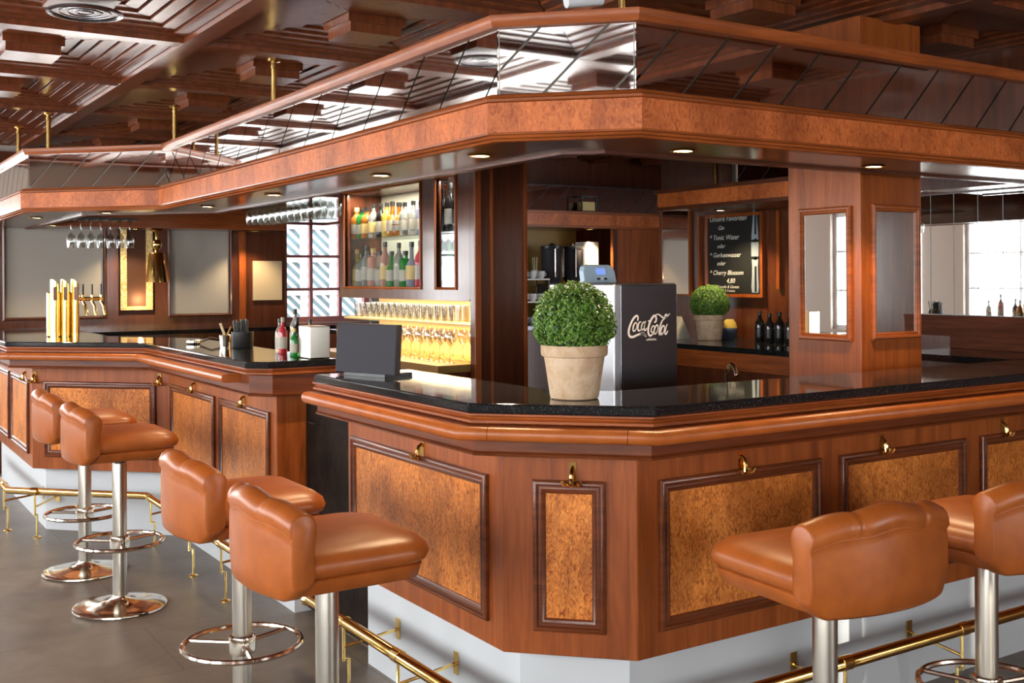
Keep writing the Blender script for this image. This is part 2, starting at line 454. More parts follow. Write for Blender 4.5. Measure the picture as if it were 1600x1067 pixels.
def coat_hook(F, u, z, root):
    p, d, n = F
    W = lambda a, o, h: (p[0]+d[0]*(u+a)+n[0]*o, p[1]+d[1]*(u+a)+n[1]*o, z+h)
    mb = MB()
    q = MB(); q.fbox(F, u-.011, u+.011, z-.028, z+.036, .0, .004)
    mb.add(q.v, q.f)
    mb.tube([W(0,.004,.02), W(0,.016,.012), W(0,.022,-.005), W(0,.022,-.024), W(0,.030,-.029), W(0,.038,-.022), W(0,.040,-.010)], [.006,.007,.008,.007,.006,.006,.007], 8)
    for s_ in (-1, 1):
        mb.tube([W(0,.014,-.022), W(s_*.012,.022,-.030), W(s_*.024,.032,-.026), W(s_*.028,.036,-.014)], .0045, 6)
    h = mb.build('coat_hook', M['brass'], root); h['label'] = 'brass coat hook'
ZP0, ZP1 = .452, .8995
FA, LA = mkface(PA, NEAR[3]); FD, LD = mkface(PD, PA); FC, LC = mkface(PC, PD)
cu = lambda x: PC[0]-x
dmid = LD/2
panA = [(FA, 2.834-PA[1], 3.825-PA[1], ZP0, ZP1)]
panD = [(FD, dmid-.108, dmid+.108, ZP0, ZP1)]
panC = [(FC, cu(b), cu(a), ZP0, ZP1) for a, b in ((2.101, 2.793), (2.887, 3.567), (3.66, 4.34))]
near = bar(NEAR, 'near polished mahogany bar with burl panels, its angled corner facing the viewer', (2.4, 2.7, 0), panA+panD+panC,
           [(FA, 3.259-PA[1]), (FD, dmid-.012)]+[(FC, cu(x)) for x in (2.437, 3.103, 3.80)])
FL, LL = mkface(LEFT[0], LEFT[1]); FB, LB = mkface(BUL0, BUL1); FE, LE = mkface(BUL1, LEFT[3])
left = bar(LEFT, 'far mahogany bar behind the two rear stools, carrying the brass beer taps', (1.9, 6.0, 0),
           [(FL, 4.71-4.637, 5.42-4.637, ZP0, ZP1), (FL, 5.503-4.637, 6.30-4.637, ZP0, ZP1), (FB, .085, LB-.085, ZP0, ZP1), (FE, .1, .75, ZP0, ZP1), (FE, .85, 1.5, ZP0, ZP1)],
           [(FL, .42), (FL, 1.22), (FB, .06), (FB, LB-.02), (FE, .2)])
# apron, cornice, padded arm rest, granite
APR = [(.13, 1.0), (.13, 1.082), (-.02, 1.082), (-.02, .985), (.125, .985), (.136, .988), (.138, .994)]
COR = [(.10, 1.078), (.140, 1.078), (.147, 1.083), (.147, 1.090), (.138, 1.095), (.140, 1.100), (.150, 1.104), (.150, 1.1095), (.0, 1.1095), (0, 1.078)]
def rail_prof(o0, o1, z0, z1):
    pts = []
    r = (z1-z0)/2*.98; zc = (z0+z1)/2
    for k in range(9):
        a = -PI/2+PI*k/8; pts.append((o1-r*.9+r*.9*math.cos(a), zc+r*math.sin(a)))
    return pts+[(o0+.004, z1), (o0, z1-.006), (o0, z0+.006), (o0+.004, z0)]
def uppers(path, root, ext=0):
    MB().sweep(path, APR).build('apron', M['mold_wood'], root, smooth=0)
    MB().sweep(path, COR).build('cornice_molding', M['bar_wood_h'], root, smooth=40)
def armrest(path, root, cuts):
    prof = rail_prof(.125, .215, 1.038, 1.079)
    for seg in cuts:
        o = MB().sweep(seg, prof).build('arm_rest', M['leather'], root, smooth=60); o['label'] = 'padded tan leather arm rest'
uppers([PC, PD, PA, (A_, 3.86)], near)
armrest(None, near, [[PC, PD, (PD[0]-.002, PD[1]+.002)], [(PD[0]-.003, PD[1]+.003), (PA[0]+.003, PA[1]-.003)], [(PA[0]+.002, PA[1]-.002), PA, (A_, 3.80)]])
# rounded outer end of the arm rest near the service gap
MB().lathe([(0, 1.038), (.035, 1.040), (.043, 1.048), (.045, 1.058), (.043, 1.070), (.035, 1.077), (0, 1.079)], (A_-.170, 3.80, 0), 20).build('arm_rest_end', M['leather'], near, smooth=60)
uppers([(1.98, 4.672), (1.739, 4.672), (1.738, 4.673), BUL0, BUL1, (1.105, 8.8)], left)
armrest(None, left, [[(A_, 4.74), BUL0, (BUL0[0]-.002, BUL0[1]+.002)], [(BUL0[0]-.003, BUL0[1]+.003), (BUL1[0]+.003, BUL1[1]-.003)], [(BUL1[0]+.002, BUL1[1]-.002), BUL1, (1.105, 8.8)]])
on = offp(NEAR, .158)
inn = offp(NEAR, -.245)
g1 = MB().prism([(4.72, on[0][1]), on[1], on[2], (on[3][0], 3.83), (inn[3][0], 3.83), inn[2], inn[1], (4.72, inn[0][1])], 1.11, 1.14).build('granite_countertop', M['granite'], origin=(2.4, 2.6, 1.11), smooth=0, bevel=.006)
tag(g1, 'polished black granite top of the near bar, under the large topiary', 'countertop')
ol = offp(LEFT, .158)
il = offp(LEFT, -.245)
g2 = MB().prism([(1.983, 4.515), (1.655, 4.515), (1.58, 4.59), ol[1], ol[2], (ol[3][0], 8.8), (1.60, 8.8), (1.60, 7.1), (1.983, 6.60)], 1.11, 1.14).build('granite_countertop', M['granite'], origin=(1.8, 6.0, 1.11), smooth=0, bevel=.006)
tag(g2, 'polished black granite top of the far bar, under the beer taps', 'countertop')
# bartender side work surfaces
wk = thing('work_counter', (2.6, 3.3, 0), 'dark low worktop inside the near bar, under the cola machine', 'counter')
MB().sweep([(3.46, C_), PD, PA, (A_, 3.80)], [(-.285, .86), (-.285, .90), (-.86, .90), (-.86, .86)]).build('top', M['dark_steel'], wk, smooth=0)
MB().sweep([(3.46, C_), PD, PA, (A_, 3.80)], [(-.285, .0), (-.285, .86), (-.82, .86), (-.82, .0)]).build('cabinet', M['dark_wood'], wk, smooth=0)
# service flap door between the two bars
dr = thing('service_door', (1.88, 4.25, 0), 'dark burl service door in the gap between the two bars', 'door')
MB().box(1.875, 3.885, .02, 1.905, 4.632, .94).build('door_leaf', M['door_burl'], dr, smooth=0, bevel=.003)
MB().tube([(1.872, 4.50, .86), (1.860, 4.50, .86), (1.860, 4.56, .86), (1.872, 4.56, .86)], .005, 6).build('pull_handle', M['black'], dr)

# ------------------------------------------------------------------ canopy
cn = thing('bar_canopy', (1.9, 4.0, 1.9), 'long burl and mirror canopy hung over both bars', 'canopy')
CP = [(4.72, C_), PD, PA, BUL0, BUL1, (1.105, 9.25)]
FAS = [(.062, 1.925), (.062, 2.012), (.0, 2.012), (0, 1.925)]
o = MB().sweep(CP, FAS).build('fascia', M['burl_fascia'], cn, smooth=0); o['label'] = 'orange burl fascia'
mb = MB()
mb.sweep(CP, [(.062, 1.925), (.0, 1.925), (0, 1.902), (.030, 1.902), (.034, 1.908), (.046, 1.910), (.050, 1.917), (.060, 1.919)])
mb.sweep(CP, [(.060, 2.012), (.066, 2.016), (.066, 2.023), (.054, 2.028), (.050, 2.036), (.042, 2.040), (-.01, 2.040), (-.01, 2.012)])
mb.sweep(CP, [(.018, 2.238), (.036, 2.240), (.042, 2.252), (.046, 2.262), (.046, 2.275), (-.33, 2.275), (-.33, 2.265), (-.01, 2.265), (-.01, 2.238)])
mb.build('molding', M['bar_wood_h'], cn, smooth=40)
mb = MB()
mb.sweep(CP, [(.0, 1.906), (.0, 1.925), (-.33, 1.925), (-.33, 1.906)])
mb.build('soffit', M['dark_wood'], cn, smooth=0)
mb = MB()
mb.sweep(CP, [(-.33, 1.900), (-.33, 2.265), (-.35, 2.265), (-.35, 1.900)])
mb.sweep(CP, [(-.31, 1.897), (-.31, 1.906), (-.352, 1.906), (-.352, 1.897)])
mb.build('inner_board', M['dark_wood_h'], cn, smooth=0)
MB().sweep(CP, [(.012, 2.03), (.012, 2.245), (-.01, 2.245), (-.01, 2.03)]).build('mirror_backing', M['joint'], cn, smooth=0)
def mirror_band(a, b, z0, z1, o, w, phase=0, gap=.0055):
    """mirror tiles cut by parallel 45 degree joints, top of each joint leaning back towards a"""
    F, L = mkface(a, b); p, d, n = F; mb = MB(); h = z1-z0
    Q = lambda u, z: (p[0]+d[0]*u+n[0]*o, p[1]+d[1]*u+n[1]*o, z)
    k0 = -2; t = phase-2*w
    while t < L+h:
        # tile between joints starting (at the bottom) at u=t and u=t+w; joint line: u = s - (z-z0)
        poly = [(t+gap, z0), (t+w-gap, z0), (t+w-gap-h, z1), (t+gap-h, z1)]
        for lim, sgn in ((0, 1), (L, -1)):
            out = []
            for i in range(len(poly)):
                q, r = poly[i], poly[(i+1) % len(poly)]
                iq, ir = (q[0]-lim)*sgn >= 0, (r[0]-lim)*sgn >= 0
                if iq: out.append(q)
                if iq != ir:
                    s = (lim-q[0])/(r[0]-q[0]); out.append((lim, q[1]+s*(r[1]-q[1])))
            poly = out
            if len(poly) < 3: break
        if len(poly) >= 3:
            mb.add([Q(u, z) for u, z in poly], [tuple(range(len(poly)))])
        t += w
    return mb
cpo = offp(CP, .0135)
for k in range(len(CP)-1):
    o = mirror_band(cpo[k], cpo[k+1], 2.041, 2.237, .002, .205 if k != 2 else .29, .07).build('mirror_panel', M['mirror_old'], cn, smooth=0)
    o['label'] = 'bronzed mirror with slanting joints'
for p in offp(CP, .0)[1:5]:
    MB().box(p[0]-.012, p[1]-.012, 2.04, p[0]+.012, p[1]+.012, 2.238).build('corner_trim', M['satin_steel'], cn, smooth=0)
for x, y in ((1.788, 4.78), (1.778, 6.36), (1.21, 7.03), (1.15, 7.75), (2.20, 2.75)):
    MB().lathe([(.013, 2.276), (.013, 2.46), (.016, 2.461), (.016, 2.475), (.013, 2.476), (.013, ZC-.06), (.03, ZC-.058), (.03, ZC-.045)], (x, y, 0), 12).build('rod', M['brass'], cn)['label'] = 'brass hanging rod'

# ------------------------------------------------------------------ recessed lights
LIGHTS = []
def downlight(x, y, z, label, power=24, group='recessed downlights in the canopies'):
    t = thing('downlight', (x, y, z), label, 'light', group)
    MB().lathe([(.030, .0), (.040, -.0005), (.044, -.004), (.042, -.006), (.031, -.006), (.0305, -.002)], (x, y, z), 20).build('trim_ring', M['brass'], t)
    MB().lathe([(0, -.003), (.030, -.0035)], (x, y, z), 20).build('lens', M['lamp_glow'], t)
    l = bpy.data.lights.new('lamp', 'SPOT'); l.energy = power; l.color = (1, .74, .42); l.spot_size = R(115); l.spot_blend = .6; l.shadow_soft_size = .03
    o = bpy.data.objects.new('lamp', l); COL.objects.link(o); o.location = (x, y, z-.02)
ZS = 1.906
for x, y, lab in ((2.354, 2.638, 'downlight in the canopy, just right of its near corner'),
                  (1.866, 3.088, 'downlight in the canopy, just left of its near corner'),
                  (1.883, 3.87, 'downlight in the canopy above the bottle cabinet corner, second one left of the near corner'),
                  (1.873, 5.026, 'downlight in the canopy left of the wide bottle cabinet, beside hanging glasses'),
                  (1.858, 6.02, 'downlight in the canopy between the beer taps and the hanging stemware'),
                  (3.309, 2.661, 'downlight in the canopy in front of the mirrored pillar'),
                  (1.50, 6.86, 'downlight in the canopy right above the seven hanging wine glasses'),
                  (1.23, 7.62, 'downlight in the canopy at the far left, over the far bar')):
    downlight(x, y, ZS, lab)

# ------------------------------------------------------------------ stools
def make_stool():
    t = thing('bar_stool', (0, 0, 0), 'tan leather bar stool', 'stool', 'tan leather bar stools along the bar')
    B = lambda mb, n, m, par=t, **k: mb.build(n, m, par, local=True, **k)
    base = MB().lathe([(0, .0), (.203, .0), (.2075, .004), (.206, .010), (.198, .013), (.15, .017), (.09, .024), (.05, .036), (.040, .046), (.037, .056), (0, .056)], (0, 0, 0), 48)
    B(base, 'base', M['chrome'], smooth=50)
    B(MB().lathe([(.032, .05), (.032, .655), (.030, .662)], (0, 0, 0), 28), 'column', M['satin_steel'])
    B(MB().lathe([(.024, .655), (.024, .70)], (0, 0, 0), 20), 'gas_lift', M['black'])
    rg = MB(); zr = .30
    rg.tube([(.19*math.cos(2*PI*k/40), .19*math.sin(2*PI*k/40), zr) for k in range(40)], .0095, 8, closed=True)
    ring = B(rg, 'foot_ring', M['chrome'])
    sp = MB()
    for a in (R(20), R(140), R(260)):
        sp.tube([(.03*math.cos(a), .03*math.sin(a), zr), (.19*math.cos(a), .19*math.sin(a), zr)], .0075, 8)
    sp.build('spokes', M['chrome'], ring, local=True)
    MB().lathe([(.033, zr-.035), (.042, zr-.03), (.044, zr-.02), (.044, zr+.02), (.042, zr+.026), (.033, zr+.03)], (0, 0, 0), 24).build('collar', M['chrome'], ring, local=True)
    # seat: rings of a rounded rectangle, x forward
    def outline(x0, x1, hw, rf, rb, n=8):
        pts = []
        for cx, cy, r, a0 in ((x1-rf, hw-rf, rf, 0), (x0+rb, hw-rb, rb, 90), (x0+rb, -hw+rb, rb, 180), (x1-rf, -hw+rf, rf, 270)):
            for k in range(n+1):
                a = R(a0+90*k/n); pts.append((cx+r*math.cos(a), cy+r*math.sin(a)))
        return pts
    def seat_mesh(layers, dome=None):
        mb = MB(); n = None; vs = []
        for x0, x1, hw, rf, rb, z, tilt in layers:
            o = outline(x0, x1, hw, rf, rb); n = len(o)
            vs += [(x, y, z+tilt*(1-(y/hw)**2)) for x, y in o]
        fs = []
        for k in range(len(layers)-1):
            for i in range(n):
                j = (i+1) % n; fs.append((k*n+i, k*n+j, k*n+n+j, k*n+n+i))
        fs.append(tuple(range(n))[::-1]); fs.append(tuple((len(layers)-1)*n+i for i in range(n)))
        return mb.add(vs, fs)
    x0 = -.205
    B(seat_mesh([(x0, .175, .195, .05, .085, .695, 0), (x0, .195, .212, .06, .085, .702, 0), (x0, .203, .218, .06, .085, .735, 0), (x0, .198, .213, .06, .085, .739, 0)]), 'seat_band', M['leather'], smooth=60)
    B(seat_mesh([(x0, .200, .212, .065, .085, .737, 0), (x0, .216, .226, .07, .085, .748, 0), (x0, .224, .232, .075, .085, .766, 0), (x0, .217, .226, .075, .085, .786, .002),
                 (x0, .195, .205, .07, .03, .802, .006), (x0, .15, .165, .06, .03, .814, .008), (x0, .09, .11, .05, .03, .822, .006), (x0, .02, .05, .03, .02, .826, .003)]), 'seat', M['leather'], smooth=70)
    # back: barrel-shaped board with a gathered roll along the top
    def sect(u):
        y = .226*u*(1-.0)
        wrap = .050*u*u
        e = abs(u)
        cr = math.exp(-((e-.46)/.05)**2)
        lobe = .006*math.cos(PI*min(1, e/.46)) if e < .46 else .004*math.sin(PI*min(1, (e-.46)/.5))-.006
        zt = .948-.026*e**3+lobe-.003*cr
        zb = .690+.030*max(0, (e-.80)/.20)**2.2
        r = .039*(1-.12*cr+.028*math.sin(62*e)*math.exp(-((e-.52)/.16)**2)); th = .062; xb = -.245+wrap
        cx, cz = xb+.034, zt-r
        pts = [(xb+.016, zb), (xb+.005, zb+.010), (xb, .76), (xb+.001, cz-.040), (xb+.004, cz-.020)]
        for k in range(9):
            a = R(190-k*25); pts.append((cx+r*math.cos(a), cz+r*math.sin(a)))
        pts += [(cx+.034, cz-.045), (xb+th+.004, .82), (xb+th+.006, .745), (xb+th-.002, zb+.012), (xb+th-.016, zb)]
        return [(x, y, z) for x, z in pts]
    us = [-1+2*k/72 for k in range(73)]
    rings = [sect(u) for u in us]; n = len(rings[0])
    def shrink(ring, s, dy):
        cx = sum(p[0] for p in ring)/n; cz = sum(p[2] for p in ring)/n
        return [(cx+(p[0]-cx)*s, p[1]+dy, cz+(p[2]-cz)*s) for p in ring]
    rings = [shrink(rings[0], .90, -.008), shrink(rings[0], .97, -.0055)]+rings+[shrink(rings[-1], .97, .0055), shrink(rings[-1], .90, .008)]
    vs = [p for r_ in rings for p in r_]; fs = []
    for k in range(len(rings)-1):
        for i in range(n):
            j = (i+1) % n; fs.append((k*n+i, k*n+j, k*n+n+j, k*n+n+i))
    fs += [tuple(range(n))[::-1], tuple((len(rings)-1)*n+i for i in range(n))]
    bk = B(MB().add(vs, fs), 'backrest', M['leather'], smooth=62)
    # piped seam round the outer back board
    seam = []
    for u in us: s_ = sect(u); seam.append((s_[4][0]+.0005, s_[4][1], s_[4][2]))
    MB().tube(seam, .0034, 6).build('piping', M['leather'], bk, local=True)
    return t
stool = make_stool()
ST = [(1.18, 5.90, 0, 'rearmost tan leather bar stool, at the angled face of the far bar'),
      (1.185, 5.17, 0, 'tan leather bar stool at the far bar, overlapping the rearmost stool'),
      (1.19, 3.50, 0, 'tan leather bar stool in front of the dark service door, behind the foremost one'),
      (1.187, 2.79, 0, 'large foremost tan stool on the left, at the long burl panel'),
      (2.20, 1.93, PI/2-R(4), 'tan stool on the right side with its whole backrest turned to the viewer'),
      (2.89, 1.93, PI/2-R(2), 'tan stool cut off by the right edge of the photo')]
for k, (x, y, rz, lab) in enumerate(ST):
    if k == 0: s_ = stool; s_.location = (x, y, 0); s_.rotation_euler = (0, 0, rz); s_['label'] = lab; KIDS[s_.name] = [c for c in bpy.data.objects if c.parent == s_]
    else: copy_tree(stool, (x, y, 0), rz, lab)

# ------------------------------------------------------------------ brass foot rails
def foot_rail(path, label, posts, z=.272):
    p = offp(path, .14)
    t = thing('foot_rail', (p[1][0], p[1][1], 0), label, 'foot rail', 'brass foot rails')
    MB().tube([(x, y, z) for x, y in p], .021, 14).build('tube', M['brass'], t, smooth=50)
    for x, y in (p[0], p[-1]):
        MB().lathe([(0, -.03), (.02, -.022), (.028, 0), (.02, .022), (0, .03)], (x, y, z), 16).build('ball_end', M['bright_brass'], t)
    for (a, b, s) in posts:
        F, L = mkface(a, b); q, d, n = F; W = lambda o, zz: (q[0]+d[0]*s+n[0]*o, q[1]+d[1]*s+n[1]*o, zz)
        W2 = lambda uo, o, zz: (q[0]+d[0]*(s+uo)+n[0]*o, q[1]+d[1]*(s+uo)+n[1]*o, zz)
        mb = MB()
        q2 = MB(); q2.fbox(F, s-.014, s+.014, .17, .245, -.0790, -.074); mb.add(q2.v, q2.f)
        mb.tube([W(-.076, .205), (W(.14, .18))], .006, 8)
        mb.tube([W(.14, z-.02), W(.14, .13)], .006, 8)
        mb.tube([W(.145, .14), W(.12, .135), W(.12, .0)], .006, 8)
        mb.lathe([(0, 0), (.024, 0), (.024, .004), (.008, .010), (0, .010)], W(.12, 0), 14)
        br = mb.build('bracket', M['bright_brass'], t)
        q3 = MB().tube([W2(-.022, .14, z), W2(.022, .14, z)], .0235, 14); q3.build('collar', M['bright_brass'], br)
    return t
foot_rail([(4.7, C_), PD, PA, (A_, 3.94)], 'brass foot rail running round the near bar plinth', [(PA, NEAR[3], .42), (PA, NEAR[3], .85), (PC, PD, 4.72-3.35), (PC, PD, 4.72-2.75)])
foot_rail([(A_, 4.62), BUL0, BUL1, (1.105, 8.5)], 'brass foot rail along the far bar plinth, behind the rear stools', [(LEFT[0], LEFT[1], .35), (LEFT[0], LEFT[1], .86), (LEFT[0], LEFT[1], 1.60), (BUL0, BUL1, .78), (BUL1, LEFT[3], .12)])

# ------------------------------------------------------------------ topiaries
def make_topiary():
    t = thing('topiary', (0, 0, 0), '', 'plant', 'potted boxwood balls')
    MB().lathe([(0, 0), (.066, 0), (.071, .003), (.073, .010), (.090, .124), (.096, .126), (.099, .131), (.100, .155), (.097, .159), (.091, .159), (.089, .146), (.0, .145)], (0, 0, 0), 40).build('pot', M['terracotta'], t, local=True, smooth=40)
    MB().lathe([(0, .150), (.0885, .148)], (0, 0, 0), 30).build('soil', M['soil'], t, local=True)
    mb = MB(); rnd = random.Random(3); core = MB()
    N = 6500
    for k in range(N):
        z = 1-2*(k+.5)/N; ph = k*2.399963
        if z < -.93: continue
        rr = math.sqrt(1-z*z); wide = rr if z > 0 else max(rr, min(1, .93+.07*rr)*(1-max(0, -z-.55)*.55))
        d = Vector((wide*math.cos(ph), wide*math.sin(ph), z)); dn = Vector((rr*math.cos(ph), rr*math.sin(ph), z))
        dep = rnd.choice((0, 0, .005, .010, .018))
        bmp = 1+.03*math.sin(d.x*13+1)*math.sin(d.y*11)+.035*rnd.uniform(-1, 1)
        c = Vector((d.x*.119*bmp, d.y*.119*bmp, .232+d.z*(.112 if z > 0 else .082)*bmp))-dn*dep
        n = (dn+Vector((rnd.uniform(-1, 1), rnd.uniform(-1, 1), rnd.uniform(-.6, 1)))*.8).normalized()
        a = n.orthogonal().normalized(); a.rotate(Matrix.Rotation(rnd.uniform(0, 2*PI), 3, n)); b = n.cross(a)
        L = rnd.uniform(.0042, .0072); w = L*.58
        mb.add([c-a*L, c+b*w-n*.001, c+a*L+n*.002, c-b*w-n*.001], [(0, 1, 2, 3)])
    mb.build('foliage', M['leaf'], t, local=True, smooth=0)
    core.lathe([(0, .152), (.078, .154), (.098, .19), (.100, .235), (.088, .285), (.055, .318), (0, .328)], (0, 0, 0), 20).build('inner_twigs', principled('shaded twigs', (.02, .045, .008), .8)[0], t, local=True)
    return t
tp = make_topiary(); tp.location = (1.905, 2.618, 1.1402)
tp['label'] = 'large boxwood ball in a terracotta pot at the near corner of the bar'
KIDS[tp.name] = [c for c in bpy.data.objects if c.parent == tp]
copy_tree(tp, (4.72, 5.05, 1.1002), None, 'farther boxwood ball in a pale pot on the dark counter by the chalkboard')
MARK_INTERIOR = True
# ------------------------------------------------------------------ inner walls
wall_with_windows('wall_back', 'y', 9.30, 1.03, 7.2, [(3.56, 4.42, 1.10, 2.30)], -1)
window('y', 9.30, 3.56, 4.42, 1.10, 2.30, -1, M['red_frame'], nx=3, nz=4)
struct(MB().box(1.03, 9.30, 0, 1.10, 11.2, 2.75).build('wall_back_side', M['plaster'], origin=(0, 0, 0), smooth=0))
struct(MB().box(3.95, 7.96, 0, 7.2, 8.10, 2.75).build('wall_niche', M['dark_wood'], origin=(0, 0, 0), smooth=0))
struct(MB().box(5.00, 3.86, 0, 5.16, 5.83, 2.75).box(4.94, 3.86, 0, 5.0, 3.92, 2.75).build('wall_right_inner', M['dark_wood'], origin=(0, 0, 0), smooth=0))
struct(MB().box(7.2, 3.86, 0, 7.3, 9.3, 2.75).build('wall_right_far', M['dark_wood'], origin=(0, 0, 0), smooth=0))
# boarded house front seen through the window
sh = thing('house_shutters', (4.6, 11.3, 0), 'striped blue grey house boards in pale pink frames, outside the window', 'shutter')
MB().box(3.4, 11.32, .3, 6.4, 11.34, 2.12).build('boards', M['shutter'], sh, smooth=0)
mb = MB()
for k in range(9): x = 3.52+.345*k; mb.box(x-.038, 11.285, .3, x+.038, 11.32, 2.12)
for k in range(5): z = .62+.363*k; mb.box(3.4, 11.278, z-.032, 6.4, 11.285, z+.032)
mb.build('shutter_frame', M['pink_board'], sh, smooth=0)
hw = thing('house_wall', (4.9, 11.5, 0), 'pale house wall outside, above the striped shutters', 'house')
MB().box(2.6, 11.5, 0, 7.6, 11.6, 2.9).build('render', M['white'], hw, smooth=0)
MB().box(2.6, 11.44, 2.18, 7.6, 11.5, 2.26).box(4.5, 11.44, 2.26, 4.56, 11.5, 2.9).build('beam', M['lightgrey'], hw, smooth=0)
MB().box(2.6, 9.6, -.06, 7.6, 11.5, -.02).build('paving', M['plaster'], hw, smooth=0)

# ------------------------------------------------------------------ back wall panelling on the left
wp = thing('wall_panelling', (2.3, 9.28, 0), 'dark mahogany panelling framing the pale boards on the rear wall', 'panelling')
mb = MB()
mb.box(1.03, 9.255, 0, 3.56, 9.298, 1.20); mb.box(1.03, 9.255, 1.99, 3.56, 9.298, 2.5)
for a, b in ((1.03, 1.27), (2.01, 2.12), (2.42, 2.54), (3.055, 3.56)): mb.box(a, 9.255, 1.20, b, 9.298, 1.99)
mb.build('frame', M['dark_wood'], wp, smooth=0)
for a, b in ((1.27, 2.01), (2.54, 3.055)): MB().frame(((a, 9.255), (1, 0), (0, -1)), -.02, b-a+.02, 1.18, 2.01, [(0, 0), (0, .014), (.012, .02), (.022, .006), (.022, 0)]).build('bead_molding', M['dark_wood'], wp, smooth=0)
MB().box(3.13, 9.235, 1.10, 3.19, 9.255, 1.99).build('post', M['bar_wood'], wp, smooth=0)
for a, b, lab in ((1.275, 2.005, 'large pale grey board in the panelling behind the beer taps'), (2.545, 3.05, 'pale grey board in the panelling right of the brass lamp')):
    tag(MB().box(a, 9.27, 1.205, b, 9.296, 1.985).build('pale_board', M['grey_board'], origin=((a+b)/2, 9.28, 1.2), smooth=0), lab, 'board')
al = thing('mosaic_alcove', (2.27, 9.29, 1.2), 'dark alcove edged with gold mosaic, left of the brass lamp', 'alcove')
MB().box(2.12, 9.285, 1.20, 2.42, 9.297, 1.99).build('back_board', principled('dull dark board', (.06, .018, .007), .7)[0], al, smooth=0)
MB().box(2.14, 9.262, 1.245, 2.19, 9.285, 1.97).box(2.35, 9.262, 1.245, 2.40, 9.285, 1.97).box(2.19, 9.262, 1.245, 2.35, 9.285, 1.275).build('mosaic_border', M['mosaic'], al, smooth=0)
pr = tag(MB().box(3.255, 9.238, 1.31, 3.52, 9.254, 1.655).build('notice', M['paper'], origin=(3.39, 9.25, 1.31), smooth=0), 'yellowed paper notice on the panelling beside the red framed window', 'notice')
# back canopy and counter along that wall
bc = thing('back_canopy', (2.3, 9.0, 1.9), 'plain dark wood canopy along the rear wall over the pale boards', 'canopy')
MB().box(1.46, 8.80, 1.925, 3.38, 8.83, 2.05).build('fascia', M['bar_wood_h'], bc, smooth=0)
MB().box(1.46, 8.83, 1.910, 3.38, 9.255, 1.93).build('soffit', M['dark_wood'], bc, smooth=0)
MB().box(1.46, 8.785, 2.045, 3.395, 8.84, 2.065).box(1.46, 8.79, 1.906, 3.39, 8.832, 1.926).build('molding', M['bar_wood_h'], bc, smooth=0)
ct = thing('back_counter', (2.9, 9.0, 0), 'low dark counter running along the rear wall under the pale boards', 'counter')
MB().box(1.62, 8.72, 1.065, 4.6, 9.25, 1.095).build('top', M['granite'], ct, smooth=0)
MB().box(1.66, 8.76, 0, 4.6, 9.25, 1.065).build('cabinet', M['dark_wood'], ct, smooth=0)
for x, y, lab in ((2.19, 9.02, 'downlight in the rear canopy left of the brass lamp'), (3.19, 9.02, 'downlight in the rear canopy above the paper notice')):
    downlight(x, y, 1.909, lab, 18)
downlight(1.50, 8.62, 1.905, 'downlight at the far end of the left canopy, left of the hanging wine glasses', 16)
lp = thing('pendant_lamp', (2.36, 8.98, 1.9), 'brass lamp with a conical shade in front of the rear wall', 'lamp')
MB().lathe([(0, 1.909), (.05, 1.907), (.055, 1.895), (.02, 1.885), (.012, 1.87), (.012, 1.80)], (2.36, 8.98, 0), 20).build('ceiling_rose', M['brass'], lp)
MB().lathe([(0, 1.825), (.02, 1.82), (.036, 1.80), (.040, 1.78), (.036, 1.76), (.022, 1.742), (.016, 1.73), (.02, 1.722)], (2.36, 8.98, 0), 20).build('ball', M['bright_brass'], lp)
MB().lathe([(.02, 1.722), (.055, 1.712), (.062, 1.70), (.092, 1.475), (.089, 1.475), (.058, 1.698)], (2.36, 8.98, 0), 32).build('shade', M['brass'], lp)
l = bpy.data.lights.new('lamp', 'POINT'); l.energy = 2.2; l.color = (1, .7, .34); l.shadow_soft_size = .02
o = bpy.data.objects.new('lamp', l); COL.objects.link(o); o.location = (2.29, 9.22, 1.33)

# ------------------------------------------------------------------ glasses
def wine_profile(s=1.0, h=.19, rb=.030):
    P = [(0, 0), (.030, .001), (.032, .004), (.012, .009), (.0045, .016), (.004, .075), (.008, .085), (rb*.75, .105), (rb, .13), (rb*.98, .155), (rb*.82, h), (rb*.80, h), (rb*.95, .155), (rb*.97, .13), (rb*.7, .107), (0, .09)]
    return P
def proto(name, prof, mat):
    me = MB().lathe(prof, (0, 0, 0), 14).build(name, mat, None, local=True, smooth=60)
    return me
WG = proto('hanging_wine_glass', wine_profile(), M['glass']); WS = proto('wine_glass', wine_profile(h=.175), M['glass'])
TB = proto('tumbler', [(0, 0), (.027, 0), (.029, .003), (.034, .095), (.032, .095), (.027, .008), (0, .007)], M['glass'])
first = {}
def put(p, x, y, z, label, cat, group, flip=False, sc_=1):
    if p.name not in first: o = p; first[p.name] = 1
    else: o = p.copy(); COL.objects.link(o)
    o.location = (x, y, z); o.scale = (sc_, sc_, sc_)
    if flip: o.rotation_euler = (PI, 0, 0)
    return tag(o, label, cat, group)
rk = thing('glass_rack', (1.67, 7.9, 1.88), 'dark slotted rack holding seven upside-down wine glasses', 'rack')
mb = MB()
mb.box(1.46, 7.83, 1.915, 1.93, 7.84, 1.925); mb.box(1.46, 7.96, 1.915, 1.93, 7.97, 1.925)
for k in range(8): x = 1.468+.065*k; mb.box(x-.004, 7.82, 1.909, x+.004, 7.98, 1.915)
mb.build('rails', M['black'], rk, smooth=0)
for k in range(7):
    put(WG, 1.500+.065*k, 7.9, 1.908, 'upside-down wine glass hanging above the beer taps in a row of seven', 'glass', 'wine glasses hung above the beer taps', True)
rk = thing('glass_rack', (2.3, 5.9, 1.98), 'dark rack of hanging stemware in front of the window', 'rack')
mb = MB()
for x in (2.22, 2.30, 2.38): mb.box(x-.004, 5.30, 2.00, x+.004, 6.50, 2.006)
